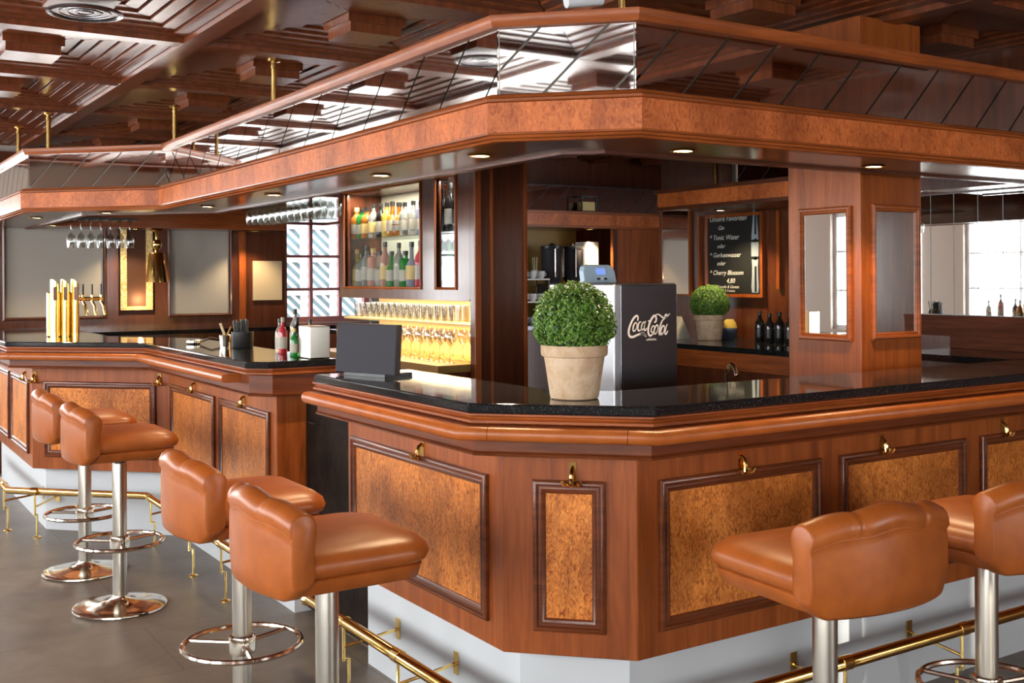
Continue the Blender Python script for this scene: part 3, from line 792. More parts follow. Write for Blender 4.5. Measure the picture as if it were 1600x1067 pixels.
for y in (5.32, 5.90, 6.48): mb.box(2.10, y-.006, 2.006, 2.39, y+.006, 2.012)
mb.build('rails', M['black'], rk, smooth=0)
WG2 = proto('hanging_stem_glass', [(0, 0), (.034, .001), (.036, .004), (.012, .009), (.0045, .016), (.004, .065), (.012, .075), (.034, .095), (.040, .12), (.036, .155), (.029, .175), (.027, .175), (.034, .155), (.038, .12), (.03, .097), (0, .08)], M['glass'])
for k in range(12):
    for c_ in range(2):
        put(WG2, 2.26+.08*c_, 5.37+.096*k, 1.999, 'upside-down stemmed glass in the dense double row hanging before the window', 'glass', 'stemware hung in front of the window', True)

M['shelf_glass'] = glass_mat('shelf glass', (.86, .90, .87), .3)
# ------------------------------------------------------------------ bottle cabinet
cb = thing('bottle_cabinet', (3.15, 6.0, 0), 'tall mahogany bottle cabinet with lit glass fronts behind the bar', 'cabinet')
X0, X1 = 3.0, 3.32
mb = MB()
mb.box(X0, 6.71, 1.38, X0+.03, 6.80, 2.42); mb.box(X0, 5.45, 1.445, X0+.03, 5.645, 2.06); mb.box(X0, 5.076, 1.38, X0+.03, 5.233, 2.42)
mb.box(X0, 5.233, 1.38, X0+.03, 6.71, 1.445); mb.box(X0, 5.233, 2.06, X0+.03, 6.71, 2.42)
mb.box(X0-.004, 5.076, 1.372, X1, 6.80, 1.38)
mb.box(X0+.03, 5.076, 1.38, X1, 6.80, 1.445); mb.box(X0+.03, 5.076, 2.06, X1, 6.80, 2.42)
mb.box(X0+.03, 6.78, 1.445, X1, 6.80, 2.06); mb.box(X0+.03, 5.08, 1.445, X1, 5.10, 2.06); mb.box(X0+.03, 5.565, 1.445, X1, 5.595, 2.06); mb.box(X1-.015, 5.08, 1.445, X1, 6.78, 2.06)
mb.build('carcass', M['dark_wood'], cb, smooth=0)
mb = MB()
F1 = ((X0, 5.645), (0, 1), (-1, 0)); F2 = ((X0, 5.233), (0, 1), (-1, 0))
mb.frame(F1, -.014, 1.079, 1.431, 2.074, [(0, 0), (0, .008), (.006, .012), (.014, .003), (.014, -.02)])
mb.frame(F2, -.014, .231, 1.431, 2.074, [(0, 0), (0, .008), (.006, .012), (.014, .003), (.014, -.02)])
mb.build('door_molding', M['bar_wood'], cb, smooth=0)
MB().box(X1-.019, 5.595, 1.446, X1-.016, 6.779, 2.059).box(X1-.019, 5.101, 1.446, X1-.016, 5.565, 2.059).build('back_panel', principled('pale back panel', (.58, .57, .48), .4)[0], cb, smooth=0)['label'] = 'pale panel at the back of the shelves'
MB().box(X0+.04, 5.596, 1.752, X1-.02, 6.778, 1.760).box(X0+.04, 5.102, 1.752, X1-.02, 5.564, 1.760).build('shelf', M['shelf_glass'], cb, smooth=0)
MB().box(X0+.012, 5.645, 1.445, X0+.016, 6.71, 2.06).box(X0+.012, 5.233, 1.445, X0+.016, 5.45, 2.06).build('glass_door', M['pane'], cb, smooth=0)
ep = MB().box(3.0, 5.03, 0, 3.335, 5.075, 2.53).build('end_panel', M['dark_wood'], cb, smooth=0)
MB().box(3.0, 5.018, 0, 3.035, 5.03, 2.53).box(3.10, 5.022, 0, 3.115, 5.03, 2.53).box(3.318, 5.018, 0, 3.335, 5.03, 2.53).build('stile', M['bar_wood'], ep, smooth=0)
bp = MB().box(X1-.03, 5.08, .9, X1, 6.80, 1.372).build('splash_back', principled('warm ochre splash back', (.70, .45, .20), .45)[0], cb, smooth=0)
MB().box(X0+.02, 5.08, 1.230, X1-.03, 6.78, 1.242).build('glass_shelf', M['label_gold'], cb, smooth=0)['label'] = 'thin lit shelf of glasses'
MB().box(2.80, 5.08, .99, X1, 6.80, 1.03).build('counter', M['tile_yellow'], cb, smooth=0)
MB().box(2.86, 5.09, 0, X1, 6.80, .99).build('base', M['dark_wood'], cb, smooth=0)
def strip(loc, sx, sy, e, col, rot=(0, 0, 0)):
    l = bpy.data.lights.new('strip_lamp', 'AREA'); l.shape = 'RECTANGLE'; l.size = sx; l.size_y = sy; l.energy = e; l.color = col
    o = bpy.data.objects.new('strip_lamp', l); COL.objects.link(o); o.location = loc; o.rotation_euler = rot
strip((3.10, 5.95, 1.370), .03, 1.6, 16, (1, .72, .34))
strip((3.10, 5.95, 1.228), .03, 1.6, 11, (1, .68, .28))
strip((3.07, 6.18, 2.055), .03, 1.1, 13, (1, .90, .72))
strip((3.07, 5.34, 2.055), .03, .2, 1.8, (1, .93, .80))
# glasses on the lit shelves
n_ = 0
for k in range(16):
    for r in range(2):
        put(TB, 3.09+.10*r, 5.40+.086*k, 1.2425, 'small tumbler in the lit double row under the bottle cabinet', 'glass', 'tumblers on the lit shelf')
for k in range(10):
    for r in range(2):
        put(WS, 2.93+.15*r, 5.18+.115*k, 1.0305, 'wine glass in the lower lit double row under the bottle cabinet', 'glass', 'wine glasses on the lower lit shelf')
BG = proto('beer_glass', [(0, 0), (.030, 0), (.031, .004), (.030, .05), (.037, .15), (.035, .15), (.027, .05), (.026, .012), (0, .011)], M['glass'])
for k in range(5):
    put(BG, 2.97, 6.38+.085*k, 1.0305, 'tall beer glass left of the wine glasses on the lower lit shelf', 'glass', 'beer glasses on the lower lit shelf')
# bottles
def bottle(x, y, z, h, r, kind, label, lab='label_white', cap='black', group=None, shape=0):
    t = thing('bottle', (x, y, z), label, 'bottle', group)
    if shape == 0: P = [(0, 0), (r*.94, 0), (r, .006), (r, h*.58), (r*.9, h*.66), (r*.45, h*.76), (r*.36, h*.80), (r*.34, h*.93), (0, h*.93)]
    elif shape == 1: P = [(0, 0), (r*.9, 0), (r, .01), (r*1.02, h*.35), (r*.8, h*.52), (r*.36, h*.62), (r*.32, h*.93), (0, h*.93)]
    else: P = [(0, 0), (r*.94, 0), (r, .006), (r, h*.70), (r*.85, h*.76), (r*.4, h*.80), (r*.38, h*.93), (0, h*.93)]
    MB().lathe(P, (x, y, z), 16).build('glass_body', BOT[kind], t)
    MB().lathe([(r+.0006, h*.16), (r+.0008, h*.17), (r+.0008, h*.46), (r+.0006, h*.47)], (x, y, z), 16).build('label', M[lab], t)
    MB().lathe([(r*.42, h*.88), (r*.42, h), (0, h)], (x, y, z), 12).build('cap', M[cap], t)
    return t
rows = [('amber','green','amber','clear','dark','yellow','amber','amber','clear','clear','grey'),
        ('yellow','clear','clear','pink','clear','pink','green','clear','green','grey','red')]
names = {'amber': 'amber', 'green': 'green', 'clear': 'clear', 'dark': 'black', 'yellow': 'yellow', 'pink': 'rose tinted', 'grey': 'blue grey', 'red': 'red'}
rnd = random.Random(11)
for r_, row in enumerate(rows):
    z = 1.7605 if r_ == 0 else 1.4455
    for k, kind in enumerate(row):
        y = 6.735-k*.090
        pos = ORD[k]+' from the left on the %s shelf of the wide bottle cabinet' % ('upper' if r_ == 0 else 'lower')
        h = rnd.uniform(.19, .24) if r_ == 0 else rnd.uniform(.22, .285)
        bottle(3.085+.02*rnd.random(), y, z, h, rnd.uniform(.032, .045), kind, '%s bottle, %s' % (names[kind], pos), rnd.choice(('label_white', 'label_white', 'label_gold')), rnd.choice(('black', 'label_gold', 'black')), 'bottles in the wide cabinet', rnd.choice((0, 0, 1, 2)))
for k, (y, kind, h) in enumerate(((5.50, 'dark', .25), (5.42, 'dark', .28), (5.335, 'dark', .26))):
    bottle(3.078, y, 1.7605, h, .037, kind, 'black bottle, %s from the left on the upper shelf of the narrow cabinet' % ORD[k], 'label_white' if k == 1 else 'black', 'black', 'bottles in the narrow cabinet')
for k, (y, kind, h) in enumerate(((5.50, 'clear', .25), (5.42, 'green', .28), (5.335, 'green', .26))):
    bottle(3.078, y, 1.4455, h, .038, kind, '%s bottle, %s from the left on the lower shelf of the narrow cabinet' % (names[kind], ORD[k]), 'label_white' if k == 0 else 'green_label' if False else 'label_white', 'black', 'bottles in the narrow cabinet')

# ------------------------------------------------------------------ coffee niche
nc = thing('niche_canopy', (5.0, 7.5, 1.9), 'shadowed wood canopy with mirror band over the coffee corner', 'canopy')
MB().box(3.36, 7.33, 1.925, 6.6, 7.36, 2.025).build('fascia', M['burl_fascia'], nc, smooth=0)
MB().box(3.36, 7.31, 2.022, 6.6, 7.44, 2.045).box(3.36, 7.315, 1.908, 6.6, 7.37, 1.928).build('molding', M['bar_wood_h'], nc, smooth=0)
MB().box(3.36, 7.36, 1.912, 6.6, 7.955, 1.930).build('soffit', M['dark_wood'], nc, smooth=0)
MB().box(3.36, 7.44, 2.03, 6.6, 7.46, 2.27).build('mirror_backing', M['black_gap'], nc, smooth=0)
mirror_band((6.6, 7.44), (3.36, 7.44), 2.046, 2.26, .002, .205).build('mirror_panel', M['mirror_old'], nc, smooth=0)
nk = thing('coffee_counter', (5.0, 7.6, 0), 'dark counter in the coffee corner, under the grinders', 'counter')
MB().box(3.40, 7.36, 1.07, 5.78, 7.955, 1.10).build('top', M['dark_steel'], nk, smooth=0)
MB().box(3.40, 7.40, 0, 5.78, 7.955, 1.07).build('cabinet', M['dark_wood'], nk, smooth=0)
tl = tag(MB().box(4.7, 7.935, 1.10, 5.80, 7.955, 1.912).build('tile_splash_back', M['tile_yellow'], origin=(5.2, 7.94, 1.1), smooth=0), 'ochre tiled wall behind the coffee grinders', 'tiles')
pn = thing('wood_panel', (6.1, 7.4, 0), 'plain reddish mahogany panel right of the coffee corner', 'panel')
MB().box(5.79, 7.38, 0, 6.6, 7.42, 1.91).build('board', M['bar_wood'], pn, smooth=0)
MB().box(5.785, 7.372, 0, 5.83, 7.38, 1.91).build('edge_strip', M['dark_wood'], pn, smooth=0)
downlight(5.63, 7.50, 1.911, 'downlight over the coffee corner, above the white carton', 30)
for k, (x, lab) in enumerate(((5.345, 'coffee grinder with clear hopper, beside the white cups'), (5.555, 'coffee grinder with clear hopper, next to the white carton'))):
    g = thing('coffee_grinder', (x, 7.66, 1.1), lab, 'coffee grinder', 'coffee grinders')
    MB().box(x-.085, 7.58, 1.1005, x+.085, 7.80, 1.44).build('motor_housing', M['black'], g, smooth=0, bevel=.01)
    MB().lathe([(0, 1.44), (.05, 1.44), (.09, 1.50), (.095, 1.74), (0, 1.745)], (x, 7.66, 0), 20).build('hopper', M['slate'], g)
    MB().lathe([(.097, 1.735), (.10, 1.745), (.10, 1.765), (.02, 1.775), (.015, 1.79), (0, 1.79)], (x, 7.66, 0), 20).build('lid', M['black'], g)
    for s_ in (-.03, .05): MB().tube([(x+s_, 7.563, 1.50), (x+s_, 7.563, 1.74)], .009, 8).build('chrome_rod', M['chrome'], g)
tag(MB().box(5.68, 7.60, 1.1005, 5.80, 7.78, 1.805).build('carton', M['white_plastic'], origin=(5.73, 7.69, 1.1), smooth=0, bevel=.004), 'tall white carton lit by the coffee corner downlight', 'carton')
cr = thing('cup_rack', (5.12, 7.66, 1.1), 'small rack of white cups at the left of the coffee corner', 'rack')
MB().box(4.98, 7.56, 1.285, 5.25, 7.76, 1.297).build('shelf', M['china'], cr, smooth=0); MB().box(4.98, 7.56, 1.475, 5.25, 7.76, 1.487).build('shelf', M['china'], cr, smooth=0)
for x in (4.985, 5.245):
    for y in (7.565, 7.755): MB().box(x-.005, y-.005, 1.1005, x+.005, y+.005, 1.475).build('post', M['chrome'], cr, smooth=0)
CU = proto('cup', [(0, 0), (.022, 0), (.024, .004), (.034, .03), (.037, .062), (.034, .062), (.03, .03), (.02, .008), (0, .007)], M['china'])
MB().tube([(.034, 0, .05), (.05, 0, .045), (.052, 0, .028), (.034, 0, .018)], .004, 6).build('handle', M['china'], CU, local=True)
KIDS['cup'] = []
cupn = 0
for lv, z in enumerate((1.1005, 1.2975, 1.4875)):
    for k in range(3):
        x = 5.03+.085*k; y = 7.62
        lab = 'white cup, %s from the left on the %s level of the cup rack' % (ORD[k], ('lowest', 'middle', 'top')[lv])
        if cupn == 0: o = CU
        else:
            o = CU.copy(); COL.objects.link(o)
            h = CU.children[0].copy(); COL.objects.link(h); h.parent = o
        o.location = (x, y, z); tag(o, lab, 'cup', 'white cups in the coffee corner'); cupn += 1
for k, x in enumerate((5.035, 5.20)):
    t = thing('stirrer_cup', (x, 7.71, 1.4875), 'white cup of wooden stirrers, %s on the top of the cup rack' % ('leftmost' if k == 0 else 'right one'), 'cup')
    MB().lathe([(0, 1.4875), (.025, 1.4875), (.03, 1.56), (.027, 1.56), (.023, 1.492), (0, 1.491)], (x, 7.71, 0), 14).build('cup_body', M['china'], t)
    for q in range(5):
        a = q*1.3; MB().tube([(x+.010*math.cos(a), 7.71+.010*math.sin(a), 1.493), (x+.022*math.cos(a), 7.71+.022*math.sin(a), 1.67)], .004, 5).build('stirrer', M['paper'], t)
ln = thing('lantern', (5.5, 7.375, 2.0455), 'small glass lantern standing on the coffee corner canopy', 'lantern')
MB().box(5.42, 7.33, 2.0455, 5.58, 7.42, 2.055).box(5.42, 7.33, 2.17, 5.58, 7.42, 2.18).box(5.42, 7.33, 2.055, 5.43, 7.34, 2.17).box(5.57, 7.33, 2.055, 5.58, 7.34, 2.17).build('frame', M['black'], ln, smooth=0)
MB().box(5.43, 7.345, 2.055, 5.57, 7.41, 2.13).build('candle_glass', M['label_gold'], ln, smooth=0)

# ------------------------------------------------------------------ right inner wall: canopy, chalkboard, counter
rc = thing('side_canopy', (4.7, 4.5, 1.9), 'short burl canopy over the chalkboard counter, left of the mirrored pillar', 'canopy')
MB().box(4.42, 3.80, 1.925, 4.45, 5.19, 2.012).build('fascia', M['burl_fascia'], rc, smooth=0)
MB().box(4.40, 3.80, 2.010, 4.99, 5.21, 2.032).box(4.41, 3.80, 1.906, 4.455, 5.20, 1.927).box(4.45, 5.17, 1.925, 4.99, 5.20, 2.012).build('molding', M['dark_wood_h'], rc, smooth=0)
MB().box(4.45, 3.80, 1.910, 4.965, 5.17, 1.928).build('soffit', M['dark_wood'], rc, smooth=0)
MB().box(4.52, 3.80, 2.032, 4.54, 4.62, 2.25).build('mirror_backing', M['black_gap'], rc, smooth=0)
mirror_band((4.52, 3.80), (4.52, 4.60), 2.036, 2.246, .002, .205).build('mirror_panel', M['mirror_old'], rc, smooth=0)
MB().box(4.51, 4.60, 2.032, 4.54, 4.63, 2.25).build('corner_trim', M['satin_steel'], rc, smooth=0)
MB().tube([(4.60, 4.86, 2.032), (4.60, 4.86, ZC-.05)], .013, 10).build('rod', M['brass'], rc)
downlight(4.72, 4.95, 1.909, 'downlight in the side canopy above the chalkboard', 26)
sc_ = thing('side_counter', (4.7, 4.7, 0), 'dark granite counter with wood mouldings, under the chalkboard', 'counter')
MB().box(4.34, 3.93, 1.07, 4.985, 5.62, 1.10).build('top', M['granite'], sc_, smooth=0, bevel=.004)
MB().box(4.37, 3.93, .97, 4.985, 5.60, 1.07).box(4.355, 3.93, 1.045, 4.37, 5.61, 1.068).box(4.36, 3.93, .97, 4.37, 5.605, .99).build('apron', M['bar_wood_h'], sc_, smooth=0)
MB().box(4.42, 3.93, 0, 4.985, 5.58, .97).build('cabinet', M['dark_wood'], sc_, smooth=0)
# chalkboard
FX = lambda y, z: ((4.995, y), (0, -1), (-1, 0))
ch = thing('chalkboard', (4.985, 5.1, 1.4), 'black chalkboard menu with white handwriting and a bottle drawing', 'chalkboard')
MB().box(4.972, 4.86, 1.385, 4.990, 5.33, 1.895).build('board', M['slate_board'], ch, smooth=0)
MB().frame(((4.996, 5.35), (0, -1), (-1, 0)), 0, .51, 1.365, 1.900, [(0, 0), (0, .03), (.02, .03), (.02, .02)]).build('wooden_frame', M['bar_wood'], ch, smooth=0)
def text(body, size, loc, rot, mat, parent, name, align='LEFT', shear=.0, ext=.0005):
    c = bpy.data.curves.new(name, 'FONT'); c.body = body; c.size = size; c.align_x = align; c.shear = shear; c.extrude = ext; c.resolution_u = 3
    tmp = bpy.data.objects.new('tmp', c); COL.objects.link(tmp); bpy.context.view_layer.update()
    me = bpy.data.meshes.new_from_object(tmp.evaluated_get(bpy.context.evaluated_depsgraph_get())); bpy.data.objects.remove(tmp)
    me.materials.clear(); me.materials.append(mat); o = bpy.data.objects.new(name, me); COL.objects.link(o)
    o.parent = parent; o.location = Vector(loc)-world_loc(parent); o.rotation_euler = rot; return o
RX = (PI/2, 0, -PI/2)
for body, y, z, s in (('Unsere Favoriten', 5.315, 1.855, .048), ('Gin', 5.235, 1.800, .038), ('* Tonic Water', 5.315, 1.735, .045), ('oder', 5.245, 1.682, .038), ('* Gurkenwasser', 5.315, 1.622, .043),
                      ('oder', 5.245, 1.570, .038), ('* Cherry Blossom', 5.315, 1.508, .042), ('4,80', 5.16, 1.455, .044), ('Freunde & Genuss', 5.25, 1.422, .027), ('mit Eis & Limette', 5.25, 1.397, .024)):
    text(body, s, (4.9705, y, z), RX, M['chalk'], ch, 'chalk_writing', shear=.25)
bt = MB()
prof = [(.000, 1.395), (.028, 1.395), (.034, 1.43), (.028, 1.50), (.026, 1.56), (.033, 1.63), (.034, 1.70), (.030, 1.76), (.020, 1.84), (.013, 1.92), (.012, 1.98)]
for (a, z0), (b, z1) in zip(prof, prof[1:]):
    bt.add([(4.9710, 4.905+a, z0), (4.9710, 4.905-a*.9, z0), (4.9710, 4.905-b*.9, z1), (4.9710, 4.905+b, z1)], [(0, 1, 2, 3)])
bt.build('bottle_drawing', M['chalk_blue'], ch, smooth=0)['label'] = 'pale blue bottle drawing'
dk = MB()
for z0, z1 in ((1.40, 1.56), (1.60, 1.62), (1.71, 1.735), (1.76, 1.93)): dk.box(4.9695, 4.893, z0, 4.9705, 4.909, z1)
dk.box(4.9695, 4.875, 1.605, 4.9705, 4.936, 1.622); dk.box(4.9695, 4.875, 1.712, 4.9705, 4.936, 1.728)
dk.build('drawing_lines', M['slate_board'], ch, smooth=0)
# mirror strip and beads on the same wall
wm = thing('wall_mirror', (4.99, 5.67, 1.4), 'narrow wall mirror between the coffee corner panel and the chalkboard', 'mirror')
MB().box(4.984, 5.53, 1.38, 4.990, 5.81, 1.95).build('glass', M['mirror_old'], wm, smooth=0)
MB().frame(((4.998, 5.825), (0, -1), (-1, 0)), 0, .31, 1.365, 1.965, [(0, 0), (0, .022), (.014, .022), (.016, .010)]).build('frame', M['bar_wood'], wm, smooth=0)
for y in (5.43, 4.72, 4.60): tag(MB().box(4.975, y-.012, 1.42, 4.999, y+.012, 1.90).build('bead_strip', M['bar_wood'], origin=(4.99, y, 1.42), smooth=0), 'vertical bead on the wood wall %s' % {5.43: 'between wall mirror and chalkboard', 4.72: 'right of the chalkboard, nearer one', 4.60: 'right of the chalkboard, next to the pillar'}[y], 'trim')
vs_ = thing('vase', (4.925, 5.10, 1.1), 'round glazed yellow and blue vase right of the farther boxwood', 'vase')
MB().lathe([(0, 1.1005), (.04, 1.1005), (.062, 1.15), (.060, 1.17)], (4.925, 5.10, 0), 20).build('blue_base', principled('blue glaze', (.10, .16, .25), .15, coat=.5)[0], vs_)
MB().lathe([(.060, 1.17), (.052, 1.20), (.035, 1.225), (.03, 1.225), (.046, 1.2), (0, 1.18)], (4.925, 5.10, 0), 20).build('yellow_rim', principled('yellow glaze', (.6, .45, .12), .15, coat=.5)[0], vs_)
mh = thing('menu_stand', (4.62, 5.28, 1.1), 'white and green folded card leaning left of the farther boxwood', 'card')
MB().add([(4.56, 5.22, 1.1005), (4.56, 5.36, 1.1005), (4.64, 5.36, 1.245), (4.64, 5.22, 1.245), (4.72, 5.22, 1.1005), (4.72, 5.36, 1.1005)], [(0, 1, 2, 3), (3, 2, 5, 4), (0, 3, 4), (1, 5, 2)]).build('card', M['label_white'], mh, smooth=0)
# dark bottles standing below the chalkboard, right
for k, (y, kind) in enumerate(((4.74, 'dark'), (4.66, 'dark'), (4.58, 'dark'), (4.50, 'dark'))):
    bottle(4.84, y, 1.1005, .185-.012*(k % 2), .030, kind, '%s bottle, %s from the left in the dim row under the chalkboard' % (names[kind], ORD[k]), 'black', 'black', 'bottles under the chalkboard')

# ------------------------------------------------------------------ mirrored pillar and mirror wall
pi_ = thing('mirrored_pillar', (3.715, 3.09, 0), 'square mahogany column with framed mirrors behind the bar', 'column')
PX0, PX1, PY0, PY1 = 3.524, 3.906, 2.90, 3.282
MB().box(PX0, PY0, 0, PX1, PY1, 2.54).build('shaft', M['bar_wood'], pi_, smooth=0, bevel=.004)
FPA = ((PX0, PY0), (0, 1), (-1, 0)); FPC = ((PX1, PY0), (-1, 0), (0, -1))
PMM = [(0, 0), (0, .011), (.006, .018), (.014, .016), (.017, .010), (.023, .012), (.028, .005), (.028, .002)]
for F, u0, u1, z0, z1, nm in ((FPA, .040, .315, 1.232, 1.781, 'mirror facing left'), (FPC, .022, .324, 1.240, 1.786, 'mirror facing the bar front')):
    m_ = MB().fbox(F, u0+.026, u1-.026, z0+.026, z1-.026, .0, .004).build('mirror_panel', M['mirror'], pi_, smooth=0); m_['label'] = nm
    MB().frame(F, u0, u1, z0, z1, PMM).build('mirror_molding', M['bar_wood_h'], m_, smooth=40)
ms = thing('mirror_wall', (4.73, 3.1, 1.3), 'wall of tall mirror strips at the right, beside the pillar', 'mirror')
for k in range(12):
    y1_ = 3.853-.1315*k; y0_ = y1_-.1315
    if y0_ < 2.30: break
    MB().box(4.732, y0_+.002, 1.305, 4.737, y1_-.002, 1.90).build('mirror_strip', M['mirror'], ms, smooth=0)
MB().box(4.735, 2.28, 1.29, 4.7395, 3.855, 1.902).build('backing', M['lightgrey'], ms, smooth=0)
MB().box(4.70, 2.20, 1.20, 4.739, 3.855, 1.300).box(4.69, 2.20, 1.288, 4.70, 3.855, 1.302).box(4.715, 2.20, 1.141, 4.739, 3.34, 1.20).build('ledge', M['ledge_wood'], ms, smooth=0)
rg = thing('return_counter', (4.5, 3.0, 0), 'short granite return counter under the mirror strips at the right edge', 'counter')
MB().box(4.27, 2.722, 1.11, 4.735, 3.342, 1.14).build('top', M['granite'], rg, smooth=0)
MB().box(4.31, 2.76, .91, 4.735, 3.342, 1.11).build('cabinet', M['dark_wood'], rg, smooth=0)
MB().box(4.46, 2.825, 1.906, 4.735, 3.345, 1.925).box(4.455, 2.825, 1.900, 4.475, 3.345, 1.96).build('side_soffit', M['dark_wood'], cn, smooth=0)

# ------------------------------------------------------------------ cola machine and what stands on it
cm = thing('cola_machine', (2.545, 3.24, .9), 'steel drinks dispenser with white script logo behind the bar', 'drinks dispenser')
MB().box(2.40, 3.056, .9005, 2.69, 3.46, 1.475).build('housing', M['steel'], cm, smooth=0, bevel=.006)
MB().box(2.425, 3.049, .93, 2.687, 3.056, 1.470).build('front_panel', M['dark_steel'], cm, smooth=0, bevel=.002)
LX0, LX1 = 2.457, 2.652
def stroke(mb, pts, w, y=3.0485):
    # chaikin smoothing then a ribbon
    for _ in range(2):
        q = [pts[0]]
        for a, b in zip(pts, pts[1:]):
            q += [(a[0]*.75+b[0]*.25, a[1]*.75+b[1]*.25), (a[0]*.25+b[0]*.75, a[1]*.25+b[1]*.75)]
        pts = q+[pts[-1]]
    k = (LX1-LX0)/890.0
    P = [(LX0+(x-150)*k, 1.365-(yy-310)*k) for x, yy in pts]
    vs = []; n = len(P)
    for i in range(n):
        a, b = P[max(i-1, 0)], P[min(i+1, n-1)]; d = Vector((b[0]-a[0], b[1]-a[1])).normalized()
        t = i/(n-1); ww = w*k*.5*(.45+.55*math.sin(PI*min(max(t, .06), .94)))
        vs += [(P[i][0]-d.y*ww, y, P[i][1]+d.x*ww), (P[i][0]+d.y*ww, y, P[i][1]-d.x*ww)]
    mb.add(vs, [(2*i, 2*i+1, 2*i+3, 2*i+2) for i in range(n-1)])
def oval(cx, cy, rx, ry, tilt):
    pts = []
    for k in range(17):
        a = 2*PI*k/16; x, y_ = rx*math.cos(a), ry*math.sin(a); pts.append((cx+x*math.cos(tilt)-y_*math.sin(tilt), cy+x*math.sin(tilt)+y_*math.cos(tilt)))
    return pts
lg = MB()
stroke(lg, [(350,420),(362,360),(330,328),(262,375),(195,475),(152,590),(168,668),(235,690),(330,655),(420,632),(480,640),(525,680)], 40)
stroke(lg, [(400,635),(450,628),(500,655),(530,690)], 42)
stroke(lg, oval(292,520,36,74,.38), 26)
stroke(lg, [(425,440),(385,440),(352,510),(352,575),(390,590),(440,540)], 28)
stroke(lg, oval(462,510,30,68,.38), 26)
stroke(lg, [(520,425),(492,500),(482,570),(510,590),(545,540)], 28)
stroke(lg, [(570,430),(606,430)], 26)
stroke(lg, [(700,450),(728,455),(752,410),(735,345),(690,345),(625,420),(575,530),(568,625),(605,682),(660,660),(700,610)], 40)
stroke(lg, [(720,338),(790,318),(850,355),(905,392),(965,378),(990,340),(950,330),(930,365),(970,385),(1040,318)], 30)
stroke(lg, oval(668,565,28,60,.38), 22)
stroke(lg, oval(742,575,34,80,.38), 28)
stroke(lg, [(930,400),(870,430),(825,540),(800,640),(830,672),(870,630)], 32)
stroke(lg, oval(882,590,34,80,.38), 28)
stroke(lg, [(985,490),(945,570),(930,650),(960,665),(1000,600)], 30)
lg.build('script_logo', M['logo_white'], cm, smooth=0)['label'] = 'white cursive drinks logo'
text('softdrinks', .012, (2.54, 3.0485, 1.268), (PI/2, 0, 0), M['logo_white'], cm, 'small_lettering')
tm = thing('card_terminal', (2.55, 3.34, 1.476), 'pale blue keypad device with small display on top of the drinks dispenser', 'terminal')
mb = MB()
pts = [(-.078, 0), (.078, 0), (.076, .045), (.068, .062), (.052, .070), (-.052, .070), (-.068, .062), (-.076, .045)]
vs = [(2.552+x, 3.330+.25*z, 1.4762+z) for x, z in pts]+[(2.552+x, 3.360+.25*z, 1.4762+z) for x, z in pts]
mb.add(vs, [tuple(range(8))[::-1], tuple(range(8, 16))]+[(i, (i+1) % 8, 8+(i+1) % 8, 8+i) for i in range(8)])
mb.build('case', M['paleblue'], tm, smooth=0, bevel=.004)
def face_rect(x0, x1, z0, z1, mat, name):
    MB().add([(x0, 3.3285+.25*z0, 1.4762+z0), (x1, 3.3285+.25*z0, 1.4762+z0), (x1, 3.3285+.25*z1, 1.4762+z1), (x0, 3.3285+.25*z1, 1.4762+z1)], [(0, 1, 2, 3)]).build(name, mat, tm, smooth=0)
face_rect(2.535, 2.580, .033, .056, M['lcd'], 'display')
face_rect(2.535, 2.550, .012, .020, M['black'], 'button'); face_rect(2.553, 2.566, .010, .022, M['white_plastic'], 'button'); face_rect(2.569, 2.584, .012, .020, M['black'], 'button')

# ------------------------------------------------------------------ things on the bar tops
po = thing('till_screen', (1.69, 3.64, 1.14), 'dark grey till screen seen from behind, on the end of the near bar', 'till')
a, b = Vector((1.650, 3.79)), Vector((1.745, 3.485)); d = (b-a).normalized(); nn = Vector((-d.y, d.x))   # nn points to the bartender
P = lambda t, o, z: (a.x+d.x*t+nn.x*o, a.y+d.y*t+nn.y*o, z)
L = (b-a).length
mb = MB()
mb.add([P(0,0,1.150), P(L,0,1.150), P(L,.03,1.150), P(0,.03,1.150), P(0,.012,1.332), P(L,.012,1.332), P(L,.042,1.332), P(0,.042,1.332)], [(0,3,2,1),(4,5,6,7),(0,1,5,4),(1,2,6,5),(2,3,7,6),(3,0,4,7)])
mb.build('screen_back', M['slate'], po, smooth=0, bevel=.004)
MB().add([P(.05,.0,1.1405), P(L-.05,.0,1.1405), P(L-.05,.14,1.1405), P(.05,.14,1.1405), P(.05,.0,1.152), P(L-.05,.0,1.152), P(L-.05,.14,1.152), P(.05,.14,1.152)], [(0,3,2,1),(4,5,6,7),(0,1,5,4),(1,2,6,5),(2,3,7,6),(3,0,4,7)]).build('stand', M['black'], po, smooth=0)
tag(MB().box(1.868, 4.565, 1.1405, 1.965, 4.70, 1.285).build('steel_box', M['satin_steel'], origin=(1.91, 4.63, 1.14), smooth=0, bevel=.004), 'brushed steel box on the end of the far bar, left of the till screen', 'box')
for k, (x, y, h, r, kind, lab, cap) in enumerate(((1.90, 5.02, .165, .022, 'clear', 'small clear bottle with black top, leftmost in the group on the far bar', 'black'),
        (1.88, 4.93, .175, .021, 'red', 'slim red bottle in the group on the far bar', 'label_white'),
        (1.93, 4.90, .215, .024, 'clear', 'taller clear bottle with black top in the group on the far bar', 'black'),
        (1.90, 4.80, .18, .024, 'dark', 'dark bottle with red label in the group on the far bar', 'black'),
        (1.94, 4.74, .17, .022, 'amber', 'amber bottle next to the steel box on the far bar', 'black'),
        (1.86, 4.73, .13, .020, 'green', 'little green bottle in front of the steel box on the far bar', 'label_gold'))):
    bottle(x, y, 1.1405, h, r, kind, lab, 'label_white', cap, 'small bottles on the far bar')
sh_ = thing('straw_holder', (1.88, 5.50, 1.14), 'black holder stuffed with black straws on the far bar', 'straw holder')
